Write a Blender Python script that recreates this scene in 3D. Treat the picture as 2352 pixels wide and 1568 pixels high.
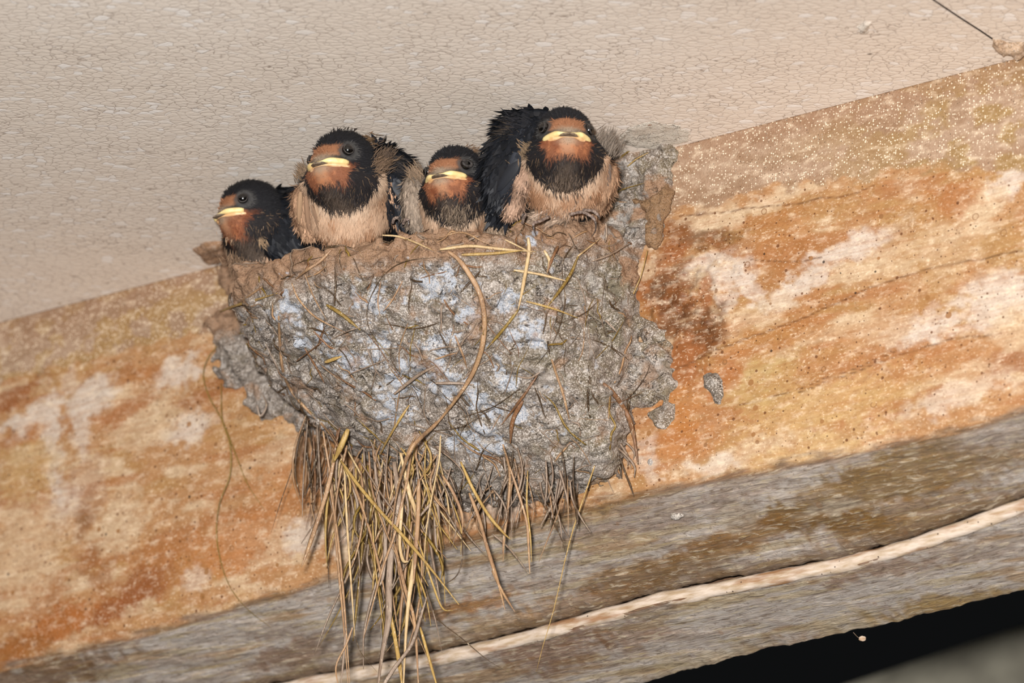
import bpy, math, random
import numpy as np
from mathutils import Vector, Matrix
from mathutils.bvhtree import BVHTree

for o in list(bpy.data.objects): bpy.data.objects.remove(o)
scene = bpy.context.scene
COL = scene.collection
rng = np.random.default_rng(7); random.seed(7)

# ------------------------------------------------------------------ camera
FPX = 10321.0                      # focal length in pixels of a 2352 px wide frame
PITCH = math.radians(20.0)         # looking up
CAMZ = 1.55                        # height of the lens above the ground
cP, sP = math.cos(PITCH), math.sin(PITCH)

def ray(x, y):                     # direction through a pixel, depth along the axis = 1
    a, b = x - 1176.0, 784.0 - y
    return np.array([a, FPX * cP - b * sP, b * cP + FPX * sP]) / FPX
def ceil_pt(x, y, h):
    r = ray(x, y); return r * h / r[2]
# the ceiling meets the beam along the line through (0,740) and (2352,130); point (1650,700) of the beam is 1.518 m deep
_A, _B = ceil_pt(0, 740, 1.0), ceil_pt(2352, 130, 1.0)
ES = (_B - _A) / np.linalg.norm(_B - _A)
NN = np.array([ES[1], -ES[0], 0.0])
if NN[1] > 0: NN = -NN
_O = ceil_pt(1176, 740 - 305, 1.0)
_r = ray(1650, 700)
HC = 1.518 / ((_O @ NN) / (_r @ NN))
OO = _O * HC                       # origin of the beam frame, on the ceiling line (camera-relative)
CAM = np.array([0, 0, CAMZ])
def wallpt(x, y, d=0.0):           # the point seen at a pixel, d mm in front of the beam's upper face -> (s, d, v) in mm
    r = ray(x, y); t = (OO @ NN + d / 1000.0) / (r @ NN); p = r * t
    return np.array([(p - OO) @ ES * 1000.0, d, (HC - p[2]) * 1000.0])
def SDV(s, d, v):                  # beam frame (mm) -> world (m)
    return CAM + OO + ES * (s / 1000.0) + NN * (d / 1000.0) - np.array([0, 0, v / 1000.0])
def at(x, y, d):
    q = wallpt(x, y, d); return SDV(*q)
YAW = math.atan2(ES[1], ES[0])
FRAME = Matrix.Translation(Vector((CAM + OO).tolist())) @ Matrix.Rotation(YAW, 4, 'Z')   # local x = s, y = -d, z = -v

cam = bpy.data.cameras.new('camera'); cam_o = bpy.data.objects.new('camera', cam); COL.objects.link(cam_o)
cam.sensor_width = 36.0; cam.lens = 36.0 * FPX / 2352.0
cam_o.location = (0, 0, CAMZ); cam_o.rotation_euler = (math.pi / 2 + PITCH, 0, 0)
cam.clip_start = 0.02; cam.clip_end = 30
cam.dof.use_dof = True; cam.dof.focus_distance = 1.522; cam.dof.aperture_fstop = 12.5
scene.camera = cam_o

# ------------------------------------------------------------------ light
w = bpy.data.worlds.new('world'); scene.world = w; w.use_nodes = True
w.node_tree.nodes['Background'].inputs[0].default_value = (0.9, 0.95, 1.0, 1)
w.node_tree.nodes['Background'].inputs[1].default_value = 0.005
def area(name, loc, target, size, power, color=(1, 1, 1)):
    l = bpy.data.lights.new(name, 'AREA'); l.shape = 'DISK'; l.size = size; l.energy = power; l.color = color
    o = bpy.data.objects.new(name, l); COL.objects.link(o); o.location = loc
    o.rotation_euler = (Vector(target) - Vector(loc)).to_track_quat('-Z', 'Y').to_euler(); return o
area('camera_flash', (-0.04, 0.03, CAMZ + 0.07), SDV(0, 0, 60).tolist(), 0.05, 35, (1.0, 0.97, 0.95))
vs = scene.view_settings
vs.view_transform = 'Standard'; vs.look = 'None'; vs.exposure = 0.0; vs.gamma = 1.0; vs.use_curve_mapping = False

# ------------------------------------------------------------------ helpers
def lin(c):
    c = np.asarray(c, dtype=np.float64) / 255.0
    return np.where(c <= 0.04045, c / 12.92, ((c + 0.055) / 1.055) ** 2.4)
def lin4(c): return (*[float(k) for k in lin(c)], 1.0)

def _hash(ix, iy, iz, seed):
    h = (ix.astype(np.int64) * 374761393 + iy.astype(np.int64) * 668265263 + iz.astype(np.int64) * 2147483647 + seed * 1274126177) & 0xffffffff
    h = ((h ^ (h >> 13)) * 1274126177) & 0xffffffff
    h = ((h ^ (h >> 16)) * 2246822519) & 0xffffffff
    return (((h ^ (h >> 15)) & 0xffffff) / float(0xffffff)).astype(np.float32)
def vnoise(x, y, z, seed=0):       # value noise 0..1
    x, y, z = np.broadcast_arrays(np.asarray(x, np.float32), np.asarray(y, np.float32), np.asarray(z, np.float32))
    ix, iy, iz = np.floor(x), np.floor(y), np.floor(z)
    fx, fy, fz = x - ix, y - iy, z - iz
    fx = fx * fx * (3 - 2 * fx); fy = fy * fy * (3 - 2 * fy); fz = fz * fz * (3 - 2 * fz)
    r = 0
    for a in (0, 1):
        for b in (0, 1):
            for c in (0, 1):
                wgt = (fx if a else 1 - fx) * (fy if b else 1 - fy) * (fz if c else 1 - fz)
                r = r + wgt * _hash(ix + a, iy + b, iz + c, seed)
    return r
def fbm(x, y, z, seed=0, oct=4):
    r = 0; amp = 0.5; tot = 0
    for i in range(oct):
        r = r + amp * vnoise(x * 2 ** i, y * 2 ** i, z * 2 ** i, seed + i * 17); tot += amp; amp *= 0.5
    return r / tot
def sstep(a, b, x):
    t = np.clip((x - a) / (b - a), 0, 1); return t * t * (3 - 2 * t)
def mixc(c, col, m):
    m = np.clip(np.asarray(m), 0, 1)[..., None]; return c * (1 - m) + lin(col) * m

def make_mesh(name, V, faces, mat=None, parent=None, colors=None, smooth=True, mw=None):
    """V (n,3); faces list of index arrays (each (m,k))"""
    me = bpy.data.meshes.new(name)
    V = np.asarray(V, np.float32)
    me.vertices.add(len(V)); me.vertices.foreach_set('co', V.ravel())
    loops = []; starts = []; totals = []; p = 0
    for f in faces:
        f = np.asarray(f, np.int32)
        if len(f) == 0: continue
        k = f.shape[1]; loops.append(f.ravel()); starts.append(p + np.arange(len(f)) * k); totals.append(np.full(len(f), k)); p += f.size
    loops = np.concatenate(loops); starts = np.concatenate(starts); totals = np.concatenate(totals)
    me.loops.add(len(loops)); me.loops.foreach_set('vertex_index', loops.astype(np.int32))
    me.polygons.add(len(starts)); me.polygons.foreach_set('loop_start', starts.astype(np.int32)); me.polygons.foreach_set('loop_total', totals.astype(np.int32))
    me.update(calc_edges=True); me.validate()
    me.polygons.foreach_set('use_smooth', np.full(len(me.polygons), bool(smooth)))
    if colors is not None:
        at_ = me.color_attributes.new('stain', 'FLOAT_COLOR', 'POINT')
        c4 = np.ones((len(V), 4), np.float32); c4[:, :3] = colors; at_.data.foreach_set('color', c4.ravel())
    o = bpy.data.objects.new(name, me); COL.objects.link(o)
    if mat: me.materials.append(mat)
    if parent is not None: o.parent = parent
    if mw is not None: o.matrix_world = mw
    return o
def empty(name, label, cat, loc=(0, 0, 0), group=None, mw=None):
    o = bpy.data.objects.new(name, None); o.empty_display_size = 0.01; COL.objects.link(o); o.location = loc
    if mw is not None: o.matrix_world = mw
    o['label'] = label; o['category'] = cat
    if group: o['group'] = group
    return o

def surface_nets(f, org, h):
    """f sampled on a grid (negative inside) -> vertices, quads"""
    nx, ny, nz = f.shape
    s = f < 0
    cnt = np.zeros((nx - 1, ny - 1, nz - 1), np.int8)
    for a in (0, 1):
        for b in (0, 1):
            for c in (0, 1): cnt += s[a:nx - 1 + a, b:ny - 1 + b, c:nz - 1 + c]
    act = (cnt > 0) & (cnt < 8)
    idx = -np.ones(act.shape, np.int64); I, J, K = np.nonzero(act); idx[I, J, K] = np.arange(len(I))
    P = np.zeros((len(I), 3)); n = np.zeros(len(I))
    corners = [(a, b, c) for a in (0, 1) for b in (0, 1) for c in (0, 1)]
    for i, A in enumerate(corners):
        for B in corners[i + 1:]:
            if sum(abs(A[k] - B[k]) for k in range(3)) != 1: continue
            fa = f[I + A[0], J + A[1], K + A[2]]; fb = f[I + B[0], J + B[1], K + B[2]]
            m = (fa < 0) != (fb < 0)
            t = np.where(m, fa / np.where(m, fa - fb, 1), 0)
            for k in range(3): P[:, k] += np.where(m, A[k] + t * (B[k] - A[k]), 0)
            n += m
    P = P / n[:, None] + np.stack([I, J, K], 1)
    V = P * h + np.asarray(org)
    Q = []
    # edges along x
    for ax in range(3):
        sl0 = [slice(None)] * 3; sl1 = [slice(None)] * 3
        sl0[ax] = slice(0, -1); sl1[ax] = slice(1, None)
        d = s[tuple(sl0)] != s[tuple(sl1)]
        i, j, k = np.nonzero(d); g = [i, j, k]
        o1, o2 = [(1, 2), (2, 0), (0, 1)][ax]
        ok = (g[o1] > 0) & (g[o2] > 0) & (g[o1] < f.shape[o1] - 1) & (g[o2] < f.shape[o2] - 1)
        g = [q[ok] for q in g]
        def cell(da, db):
            q = [x.copy() for x in g]; q[o1] -= da; q[o2] -= db; return idx[q[0], q[1], q[2]]
        quad = np.stack([cell(1, 1), cell(0, 1), cell(0, 0), cell(1, 0)], 1)
        flip = ~s[g[0], g[1], g[2]]
        quad[flip] = quad[flip][:, ::-1]
        Q.append(quad)
    Q = np.concatenate(Q); Q = Q[(Q >= 0).all(1)]
    return V, Q
def relax(V, Q, n=1, k=0.5):
    E = np.concatenate([Q[:, [0, 1]], Q[:, [1, 2]], Q[:, [2, 3]], Q[:, [3, 0]]])
    for _ in range(n):
        S = np.zeros_like(V); c = np.zeros(len(V))
        np.add.at(S, E[:, 0], V[E[:, 1]]); np.add.at(S, E[:, 1], V[E[:, 0]]); np.add.at(c, E[:, 0], 1); np.add.at(c, E[:, 1], 1)
        V = V * (1 - k) + k * S / np.maximum(c, 1)[:, None]
    return V
def smin(a, b, k):
    h = np.clip(0.5 + 0.5 * (b - a) / k, 0, 1); return b * (1 - h) + a * h - k * h * (1 - h)
def smax(a, b, k): return -smin(-a, -b, k)
def catmull(P, n=8):
    P = np.asarray(P, float); Q = np.vstack([2 * P[0] - P[1], P, 2 * P[-1] - P[-2]]); out = []
    for i in range(1, len(Q) - 2):
        t = np.linspace(0, 1, n, endpoint=False)[:, None]; a, b, c, d = Q[i - 1], Q[i], Q[i + 1], Q[i + 2]
        out.append(0.5 * (2 * b + (c - a) * t + (2 * a - 5 * b + 4 * c - d) * t ** 2 + (3 * b - a - 3 * c + d) * t ** 3))
    out.append(Q[-2][None]); return np.vstack(out)
def tube(P, W, T=None, sides=6, up=None, twist=0.0):
    """swept elliptical section: half width W, half thickness T along P (n,3); returns V, quads, caps"""
    P = np.asarray(P, float); n = len(P); W = np.broadcast_to(W, (n,)); T = W if T is None else np.broadcast_to(T, (n,))
    D = np.gradient(P, axis=0); D /= np.linalg.norm(D, axis=1)[:, None] + 1e-12
    up = np.array([0, 0, 1.0]) if up is None else np.asarray(up, float)
    S = np.cross(D, up); bad = np.linalg.norm(S, axis=1) < 1e-3; S[bad] = np.cross(D[bad], [1.0, 0.1, 0]); S /= np.linalg.norm(S, axis=1)[:, None]
    U = np.cross(S, D); V = []
    tw = np.linspace(0, twist, n)
    S2 = S * np.cos(tw)[:, None] + U * np.sin(tw)[:, None]; U2 = -S * np.sin(tw)[:, None] + U * np.cos(tw)[:, None]
    for j in range(sides):
        a = 2 * math.pi * j / sides
        V.append(P + S2 * (math.cos(a) * W)[:, None] + U2 * (math.sin(a) * T)[:, None])
    V = np.stack(V, 1).reshape(-1, 3)
    i = np.arange(n - 1)[:, None] * sides; j = np.arange(sides)[None]; j2 = (j + 1) % sides
    Q = np.stack([(i + j), (i + j2), (i + sides + j2), (i + sides + j)], -1).reshape(-1, 4)
    caps = np.array([list(range(sides))[::-1], [(n - 1) * sides + q for q in range(sides)]])
    return V, Q, caps
def merge(parts):
    """[(V, Q, C)] -> V, [faces]"""
    Vs = []; F = {}; o = 0
    for p in parts:
        Vs.append(p[0])
        for f in p[1:]:
            f = np.asarray(f); F.setdefault(f.shape[1], []).append(f + o)
        o += len(p[0])
    return np.vstack(Vs), [np.vstack(v) for v in F.values()]

# ------------------------------------------------------------------ materials
class NT:
    def __init__(s, name, rough=0.8, spec=0.3):
        s.m = bpy.data.materials.new(name); s.m.use_nodes = True; s.t = s.m.node_tree; s.n = s.t.nodes; s.l = s.t.links
        s.b = s.n['Principled BSDF']; s.b.inputs['Roughness'].default_value = rough; s.b.inputs['Specular IOR Level'].default_value = spec
        s.tc = s.n.new('ShaderNodeTexCoord').outputs['Object']
    def set(s, sock, v):
        if isinstance(v, bpy.types.NodeSocket): s.l.new(v, sock)
        else: sock.default_value = v
    def mapping(s, sc, rot=(0, 0, 0), loc=(0, 0, 0), vec=None):
        k = s.n.new('ShaderNodeMapping'); s.l.new(vec or s.tc, k.inputs[0]); k.inputs['Scale'].default_value = sc; k.inputs['Rotation'].default_value = rot; k.inputs['Location'].default_value = loc; return k.outputs[0]
    def noise(s, vec, scale=1.0, detail=4, rough=0.55, dist=0.0):
        k = s.n.new('ShaderNodeTexNoise'); s.l.new(vec, k.inputs['Vector']); k.inputs['Scale'].default_value = scale; k.inputs['Detail'].default_value = detail
        k.inputs['Roughness'].default_value = rough; k.inputs['Distortion'].default_value = dist; return k.outputs['Fac']
    def voro(s, vec, scale=1.0, feature='F1', out='Distance', rnd=1.0):
        k = s.n.new('ShaderNodeTexVoronoi'); k.feature = feature; s.l.new(vec, k.inputs['Vector']); k.inputs['Scale'].default_value = scale; k.inputs['Randomness'].default_value = rnd; return k.outputs[out]
    def ramp(s, fac, stops, interp='LINEAR'):
        k = s.n.new('ShaderNodeValToRGB'); s.l.new(fac, k.inputs[0]); e = k.color_ramp.elements; k.color_ramp.interpolation = interp
        while len(e) < len(stops): e.new(0.5)
        for q, (p, c) in zip(e, stops): q.position = p; q.color = c if len(c) == 4 else lin4(c)
        return k.outputs[0]
    def rng(s, fac, a, b, c=0.0, d=1.0):
        k = s.n.new('ShaderNodeMapRange'); s.l.new(fac, k.inputs[0]); k.inputs[1].default_value = a; k.inputs[2].default_value = b; k.inputs[3].default_value = c; k.inputs[4].default_value = d; return k.outputs[0]
    def math(s, op, a, b=0.0):
        k = s.n.new('ShaderNodeMath'); k.operation = op; s.set(k.inputs[0], a); s.set(k.inputs[1], b); return k.outputs[0]
    def mix(s, fac, a, b, mode='MIX'):
        k = s.n.new('ShaderNodeMix'); k.data_type = 'RGBA'; k.blend_type = mode; s.set(k.inputs[0], fac)
        s.set(k.inputs[6], a if isinstance(a, bpy.types.NodeSocket) or len(a) == 4 else lin4(a)); s.set(k.inputs[7], b if isinstance(b, bpy.types.NodeSocket) or len(b) == 4 else lin4(b)); return k.outputs[2]
    def attr(s, name='stain'):
        k = s.n.new('ShaderNodeAttribute'); k.attribute_name = name; return k.outputs['Color']
    def sep(s, vec=None):
        k = s.n.new('ShaderNodeSeparateXYZ'); s.l.new(vec or s.tc, k.inputs[0]); return k.outputs
    def color(s, c): s.set(s.b.inputs['Base Color'], c if isinstance(c, bpy.types.NodeSocket) else lin4(c))
    def bump(s, h, strength=0.5, dist=0.0005):
        k = s.n.new('ShaderNodeBump'); s.l.new(h, k.inputs['Height']); k.inputs['Strength'].default_value = strength; k.inputs['Distance'].default_value = dist
        if s.b.inputs['Normal'].links: s.l.new(s.b.inputs['Normal'].links[0].from_socket, k.inputs['Normal'])
        s.l.new(k.outputs[0], s.b.inputs['Normal'])

GREY0 = (0, 0, 0, 1); GREY1 = (1, 1, 1, 1)

# --- foam ceiling
M = NT('foam_board', 0.75, 0.25)
wv = M.mapping((1, 1.5, 1)); wob = M.n.new('ShaderNodeVectorMath'); wob.operation = 'ADD'
cn = M.n.new('ShaderNodeTexNoise'); M.l.new(wv, cn.inputs['Vector']); cn.inputs['Scale'].default_value = 260; cn.inputs['Detail'].default_value = 2
sc = M.n.new('ShaderNodeVectorMath'); sc.operation = 'SCALE'; M.l.new(cn.outputs['Color'], sc.inputs[0]); sc.inputs['Scale'].default_value = 0.0022
M.l.new(wv, wob.inputs[0]); M.l.new(sc.outputs[0], wob.inputs[1])
cellv = wob.outputs[0]
edge = M.voro(cellv, 260, 'DISTANCE_TO_EDGE'); cellc = M.voro(cellv, 260, 'F1', 'Color')
edgem = M.ramp(edge, [(0.0, GREY1), (0.022, (0.5, 0.5, 0.5, 1)), (0.05, GREY0)])
patch = M.rng(M.noise(wv, 45, 3), 0.42, 0.62)
big = M.noise(wv, 9, 3)
base = M.mix(M.rng(big, 0.3, 0.7), (238, 224, 208), (244, 232, 218))
cs = M.n.new('ShaderNodeSeparateColor'); M.l.new(cellc, cs.inputs[0])
base = M.mix(M.rng(cs.outputs[0], 0.86, 0.97, 0, 0.7), base, (254, 249, 243))
base = M.mix(M.rng(cs.outputs[1], 0.8, 1.0, 0, 0.35), base, (226, 211, 196))
ef = M.math('MULTIPLY', M.math('MULTIPLY', edgem, M.math('ADD', M.math('MULTIPLY', patch, 0.5), 0.45)), 0.95)
base = M.mix(ef, base, (150, 132, 118))
fine = M.noise(wv, 1500, 2)
base = M.mix(M.rng(fine, 0.35, 0.65, 0, 0.10), base, (150, 132, 118))
hl = M.noise(M.mapping((700, 700, 700), loc=(3, 1, 2)), 1, 2)
base = M.mix(M.rng(hl, 0.72, 0.78, 0, 0.8), base, (250, 244, 236))
dirt = M.voro(wv, 42, 'F1'); dirtc = M.voro(wv, 42, 'F1', 'Color')
ds = M.n.new('ShaderNodeSeparateColor'); M.l.new(dirtc, ds.inputs[0])
dm = M.math('MULTIPLY', M.rng(dirt, 0.05, 0.02), M.rng(ds.outputs[0], 0.55, 0.6))
dcol = M.mix(M.rng(ds.outputs[1], 0.6, 0.62), (92, 78, 66), (140, 108, 58))
base = M.mix(dm, base, dcol)
dirt2 = M.voro(wv, 11, 'F1'); d2c = M.voro(wv, 11, 'F1', 'Color'); d2 = M.n.new('ShaderNodeSeparateColor'); M.l.new(d2c, d2.inputs[0])
base = M.mix(M.math('MULTIPLY', M.rng(dirt2, 0.024, 0.012), M.rng(d2.outputs[2], 0.5, 0.52)), base, (150, 104, 62))
M.color(base)
M.bump(M.ramp(edge, [(0, GREY0), (0.12, (0.8, 0.8, 0.8, 1)), (0.5, GREY1)]), 0.28, 0.0003)
M.bump(M.noise(wv, 420, 3), 0.25, 0.0006)
FOAM = M.m

SEAM_SHADE = NT('shaded_cut_edge', 0.9, 0.1); SEAM_SHADE.color(SEAM_SHADE.mix(SEAM_SHADE.rng(SEAM_SHADE.noise(SEAM_SHADE.mapping((300,) * 3)), .4, .6), (58, 46, 40), (36, 28, 24))); SEAM_SHADE = SEAM_SHADE.m  # dark brown on the boards' side faces paints in the shadow inside the seam

# --- beam wood, colour from the stain attribute plus fine detail
def wood_mat(name, plaster=True):
    M = NT(name, 0.62, 0.35)
    c = M.attr(); zone = M.attr('zone')          # zone r: plaster crust, g: bare smooth wood, b: weathered grey
    zs = M.n.new('ShaderNodeSeparateColor'); M.l.new(zone, zs.inputs[0]); zp, zw, zg = zs.outputs
    grain = M.noise(M.mapping((70, 500, 700), rot=(0, 0.035, 0)), 1, 6, 0.6, 0.3)
    grain2 = M.noise(M.mapping((160, 900, 2600), rot=(0, 0.035, 0)), 1, 4, 0.6)
    # mottling, all zones
    mot = M.noise(M.mapping((240, 240, 420)), 1, 5, 0.65)
    c = M.mix(M.rng(mot, 0.35, 0.62, 0.0, 0.30), c, (112, 72, 34))
    mot2 = M.noise(M.mapping((160, 160, 330), loc=(4, 1, 7)), 1, 5, 0.65)
    c = M.mix(M.math('MULTIPLY', M.rng(mot2, 0.52, 0.72, 0.0, 0.55), M.math('ADD', zw, zp)), c, (232, 212, 184))
    # bare wood
    g1 = M.math('MULTIPLY', M.rng(grain, 0.45, 0.7, 0, 0.35), zw); c = M.mix(g1, c, (150, 92, 44))
    fl1 = M.noise(M.mapping((900, 900, 1300)), 1, 3, 0.6)
    c = M.mix(M.math('MULTIPLY', M.rng(fl1, 0.58, 0.68, 0, 0.45), zw), c, (236, 214, 184)); c = M.mix(M.math('MULTIPLY', M.rng(fl1, 0.42, 0.32, 0, 0.4), zw), c, (110, 64, 28))
    # flaky grey
    flk = M.noise(M.mapping((150, 700, 900), rot=(0, 0.05, 0)), 1, 7, 0.68, 0.6)
    c = M.mix(M.math('MULTIPLY', M.rng(flk, 0.54, 0.62, 0, 0.75), zg), c, (196, 180, 156))
    c = M.mix(M.math('MULTIPLY', M.rng(flk, 0.46, 0.36, 0, 0.75), zg), c, (112, 94, 76))
    c = M.mix(M.math('MULTIPLY', M.rng(grain2, 0.6, 0.7, 0, 0.6), zg), c, (186, 166, 116))
    # plaster speckle
    sp = M.voro(M.mapping((1250, 1250, 1250)), 1, 'F1'); spc = M.voro(M.mapping((1250, 1250, 1250)), 1, 'F1', 'Color')
    ss = M.n.new('ShaderNodeSeparateColor'); M.l.new(spc, ss.inputs[0])
    c = M.mix(M.math('MULTIPLY', M.math('MULTIPLY', M.rng(sp, 0.42, 0.2), M.rng(ss.outputs[0], 0.52, 0.66)), zp), c, (238, 218, 192))
    c = M.mix(M.math('MULTIPLY', M.math('MULTIPLY', M.rng(sp, 0.3, 0.2), M.rng(ss.outputs[1], 0.9, 0.92)), zp), c, (88, 68, 50))
    # bore holes and spots
    mask = M.math('ADD', M.math('MULTIPLY', zw, 1.0), M.math('MULTIPLY', zg, 0.35))
    for scl, r, thr, col, off in ((150, 0.11, 0.45, (36, 24, 16), 0), (330, 0.20, 0.45, (94, 52, 20), 5), (120, 0.16, 0.5, (140, 96, 52), 9), (700, 0.26, 0.6, (84, 48, 22), 2)):
        mv = M.mapping((scl, scl * 0.55, scl), loc=(off, off * .7, 0))
        v = M.voro(mv, 1, 'F1'); vc = M.voro(mv, 1, 'F1', 'Color'); q = M.n.new('ShaderNodeSeparateColor'); M.l.new(vc, q.inputs[0])
        rad = M.math('MULTIPLY', q.outputs[2], r)
        hit = M.math('MULTIPLY', M.math('LESS_THAN', v, rad), M.rng(q.outputs[0], thr, thr + 0.01))
        c = M.mix(M.math('MULTIPLY', M.math('MULTIPLY', hit, mask), 0.85), c, col)
    # little rings
    mv = M.mapping((105, 60, 105), loc=(2, 3, 1)); v = M.voro(mv, 1, 'F1'); vc = M.voro(mv, 1, 'F1', 'Color'); q = M.n.new('ShaderNodeSeparateColor'); M.l.new(vc, q.inputs[0])
    ring = M.math('LESS_THAN', M.math('ABSOLUTE', M.math('SUBTRACT', v, 0.115)), 0.018)
    ring = M.math('MULTIPLY', M.math('MULTIPLY', ring, M.rng(q.outputs[1], 0.55, 0.56)), zw)
    c = M.mix(M.math('MULTIPLY', ring, 0.7), c, (120, 80, 44))
    M.color(c)
    M.l.new(M.math('ADD', M.math('MULTIPLY', zw, -0.12), 0.75), M.b.inputs['Roughness'])
    hgt = M.math('MULTIPLY', flk, zg)
    M.bump(hgt, 0.9, 0.0022)
    M.bump(M.math('MULTIPLY', M.noise(M.mapping((1400, 1400, 1400)), 1, 2), zp), 0.6, 0.0006)
    M.bump(M.math('MULTIPLY', grain, zw), 0.25, 0.0004)
    return M.m
WOOD = wood_mat('weathered_beam_wood')

M = NT('old_paint_strip', 0.6, 0.3)
c = M.mix(M.rng(M.noise(M.mapping((120, 200, 700)), 1, 5), 0.4, 0.65), (206, 190, 174), (170, 148, 120))
c = M.mix(M.rng(M.noise(M.mapping((40, 200, 240)), 1, 4), 0.54, 0.66, 0, 0.8), c, (140, 96, 54))
sp = M.voro(M.mapping((330, 330, 330)), 1); c = M.mix(M.rng(sp, 0.12, 0.06), c, (60, 44, 34))
M.color(c); M.bump(M.noise(M.mapping((300, 300, 900)), 1, 4), 0.5, 0.0006); STRIP = M.m

# --- nest mud
M = NT('dried_mud', 0.85, 0.22)
c = M.attr(); age = M.attr('zone'); zs = M.n.new('ShaderNodeSeparateColor'); M.l.new(age, zs.inputs[0]); old = zs.outputs[0]; smooth_ = zs.outputs[1]
n1 = M.noise(M.mapping((330, 330, 330)), 1, 6, 0.7)
c = M.mix(M.rng(n1, 0.40, 0.28, 0, 0.75), c, (84, 72, 58))
c = M.mix(M.math('MULTIPLY', M.rng(n1, 0.52, 0.66, 0, 0.8), old), c, (206, 198, 190))
gr = M.noise(M.mapping((1900, 1900, 1900)), 1, 3, 0.7); grm = M.noise(M.mapping((120, 120, 120), loc=(3, 3, 3)), 1, 4, 0.6)
c = M.mix(M.math('MULTIPLY', M.math('MULTIPLY', M.rng(gr, 0.53, 0.60), M.rng(grm, 0.33, 0.5)), M.math('ADD', M.math('MULTIPLY', old, 0.75), 0.12)), c, (228, 218, 208))
c = M.mix(M.math('MULTIPLY', M.rng(gr, 0.44, 0.36), 0.6), c, (78, 64, 50))
tan = M.noise(M.mapping((75, 75, 75), loc=(9, 2, 5)), 1, 4)
c = M.mix(M.math('MULTIPLY', M.rng(tan, 0.58, 0.66, 0, 0.55), old), c, (158, 118, 82))
M.color(c)
crk = M.noise(M.mapping((85, 85, 150), loc=(2, 8, 3)), 1, 4, 0.6, 0.8)
crl = M.math('LESS_THAN', M.math('ABSOLUTE', M.math('SUBTRACT', crk, 0.5)), 0.006)
crm = M.rng(M.noise(M.mapping((60, 60, 60), loc=(5, 5, 1)), 1, 2), 0.48, 0.54)
M.color(M.mix(M.math('MULTIPLY', M.math('MULTIPLY', crl, crm), M.math('MULTIPLY', old, 0.85)), c, (52, 42, 34)))
M.bump(M.rng(crk, 0.485, 0.5), 0.8, 0.0016)
M.bump(n1, 0.9, 0.0020)
M.bump(gr, 0.7, 0.0005)
M.bump(M.rng(M.noise(M.mapping((90, 90, 210), loc=(1, 5, 2)), 1, 3, 0.5, 1.5), 0.47, 0.53), 0.35, 0.0012)
MUD = M.m

# --- plant stalks
def straw_mat(name, a, b, dark):
    M = NT(name, 0.5, 0.4)
    n = M.noise(M.mapping((260, 260, 90)), 1, 4); c = M.mix(M.rng(n, 0.35, 0.65), a, b)
    f = M.noise(M.mapping((2600, 2600, 260)), 1, 3); c = M.mix(M.rng(f, 0.56, 0.7, 0, 0.7), c, dark)
    l = M.noise(M.mapping((2200, 2200, 500), loc=(7, 1, 3)), 1, 2); c = M.mix(M.rng(l, 0.6, 0.7, 0, 0.6), c, (214, 196, 168))
    M.color(c); M.bump(f, 0.5, 0.0003); return M.m
STRAW = [straw_mat('straw_yellow', (176, 146, 84), (152, 122, 68), (96, 66, 34)),
         straw_mat('straw_tan', (168, 134, 98), (140, 108, 80), (84, 58, 38)),
         straw_mat('straw_grey', (150, 132, 116), (122, 102, 84), (70, 54, 42)),
         straw_mat('straw_rust', (128, 88, 56), (108, 78, 54), (66, 44, 28)),
         straw_mat('straw_olive', (138, 112, 48), (112, 88, 38), (62, 46, 20)),
         straw_mat('straw_cream', (200, 174, 130), (180, 152, 110), (120, 90, 58)),
         straw_mat('rootlet_dark', (84, 64, 42), (66, 50, 34), (40, 28, 18))]

# --- plumage
def plume_mat(name, rough, spec, sheen=0.0):
    M = NT(name, rough, spec); c = M.attr()
    f = M.noise(M.mapping((1200, 1200, 1200)), 1, 2); c = M.mix(M.rng(f, 0.4, 0.65, 0, 0.18), c, (250, 240, 230), 'MULTIPLY')
    M.color(c)
    if sheen: M.b.inputs['Sheen Weight'].default_value = sheen
    return M.m
PLUME = plume_mat('soft_plumage', 0.7, 0.2)
GLOSS = plume_mat('flight_feathers', 0.55, 0.35)
def plain(name, col, rough=0.5, spec=0.4, var=None, scale=900):
    M = NT(name, rough, spec)
    if var: M.color(M.mix(M.rng(M.noise(M.mapping((scale,) * 3), 1, 3), 0.4, 0.6), col, var))
    else: M.color(col)
    return M.m
EYE = plain('eye_black', (8, 7, 7), 0.16, 0.9)
LID = plain('eyelid_skin', (66, 62, 60), 0.6, 0.3, (40, 36, 34))
HORN = plain('bill_horn', (140, 124, 104), 0.6, 0.3, (96, 84, 72))
GAPE = plain('gape_flange_skin', (232, 214, 152), 0.42, 0.45, (222, 192, 132), 500)
GAPE2 = plain('lower_gape_skin', (226, 186, 142), 0.45, 0.4, (206, 160, 110), 500)
CLAW = plain('claw_horn', (84, 74, 68), 0.3, 0.6, (40, 34, 32))
TOE = plain('toe_skin', (150, 132, 120), 0.5, 0.4, (96, 82, 76), 1400)

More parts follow.
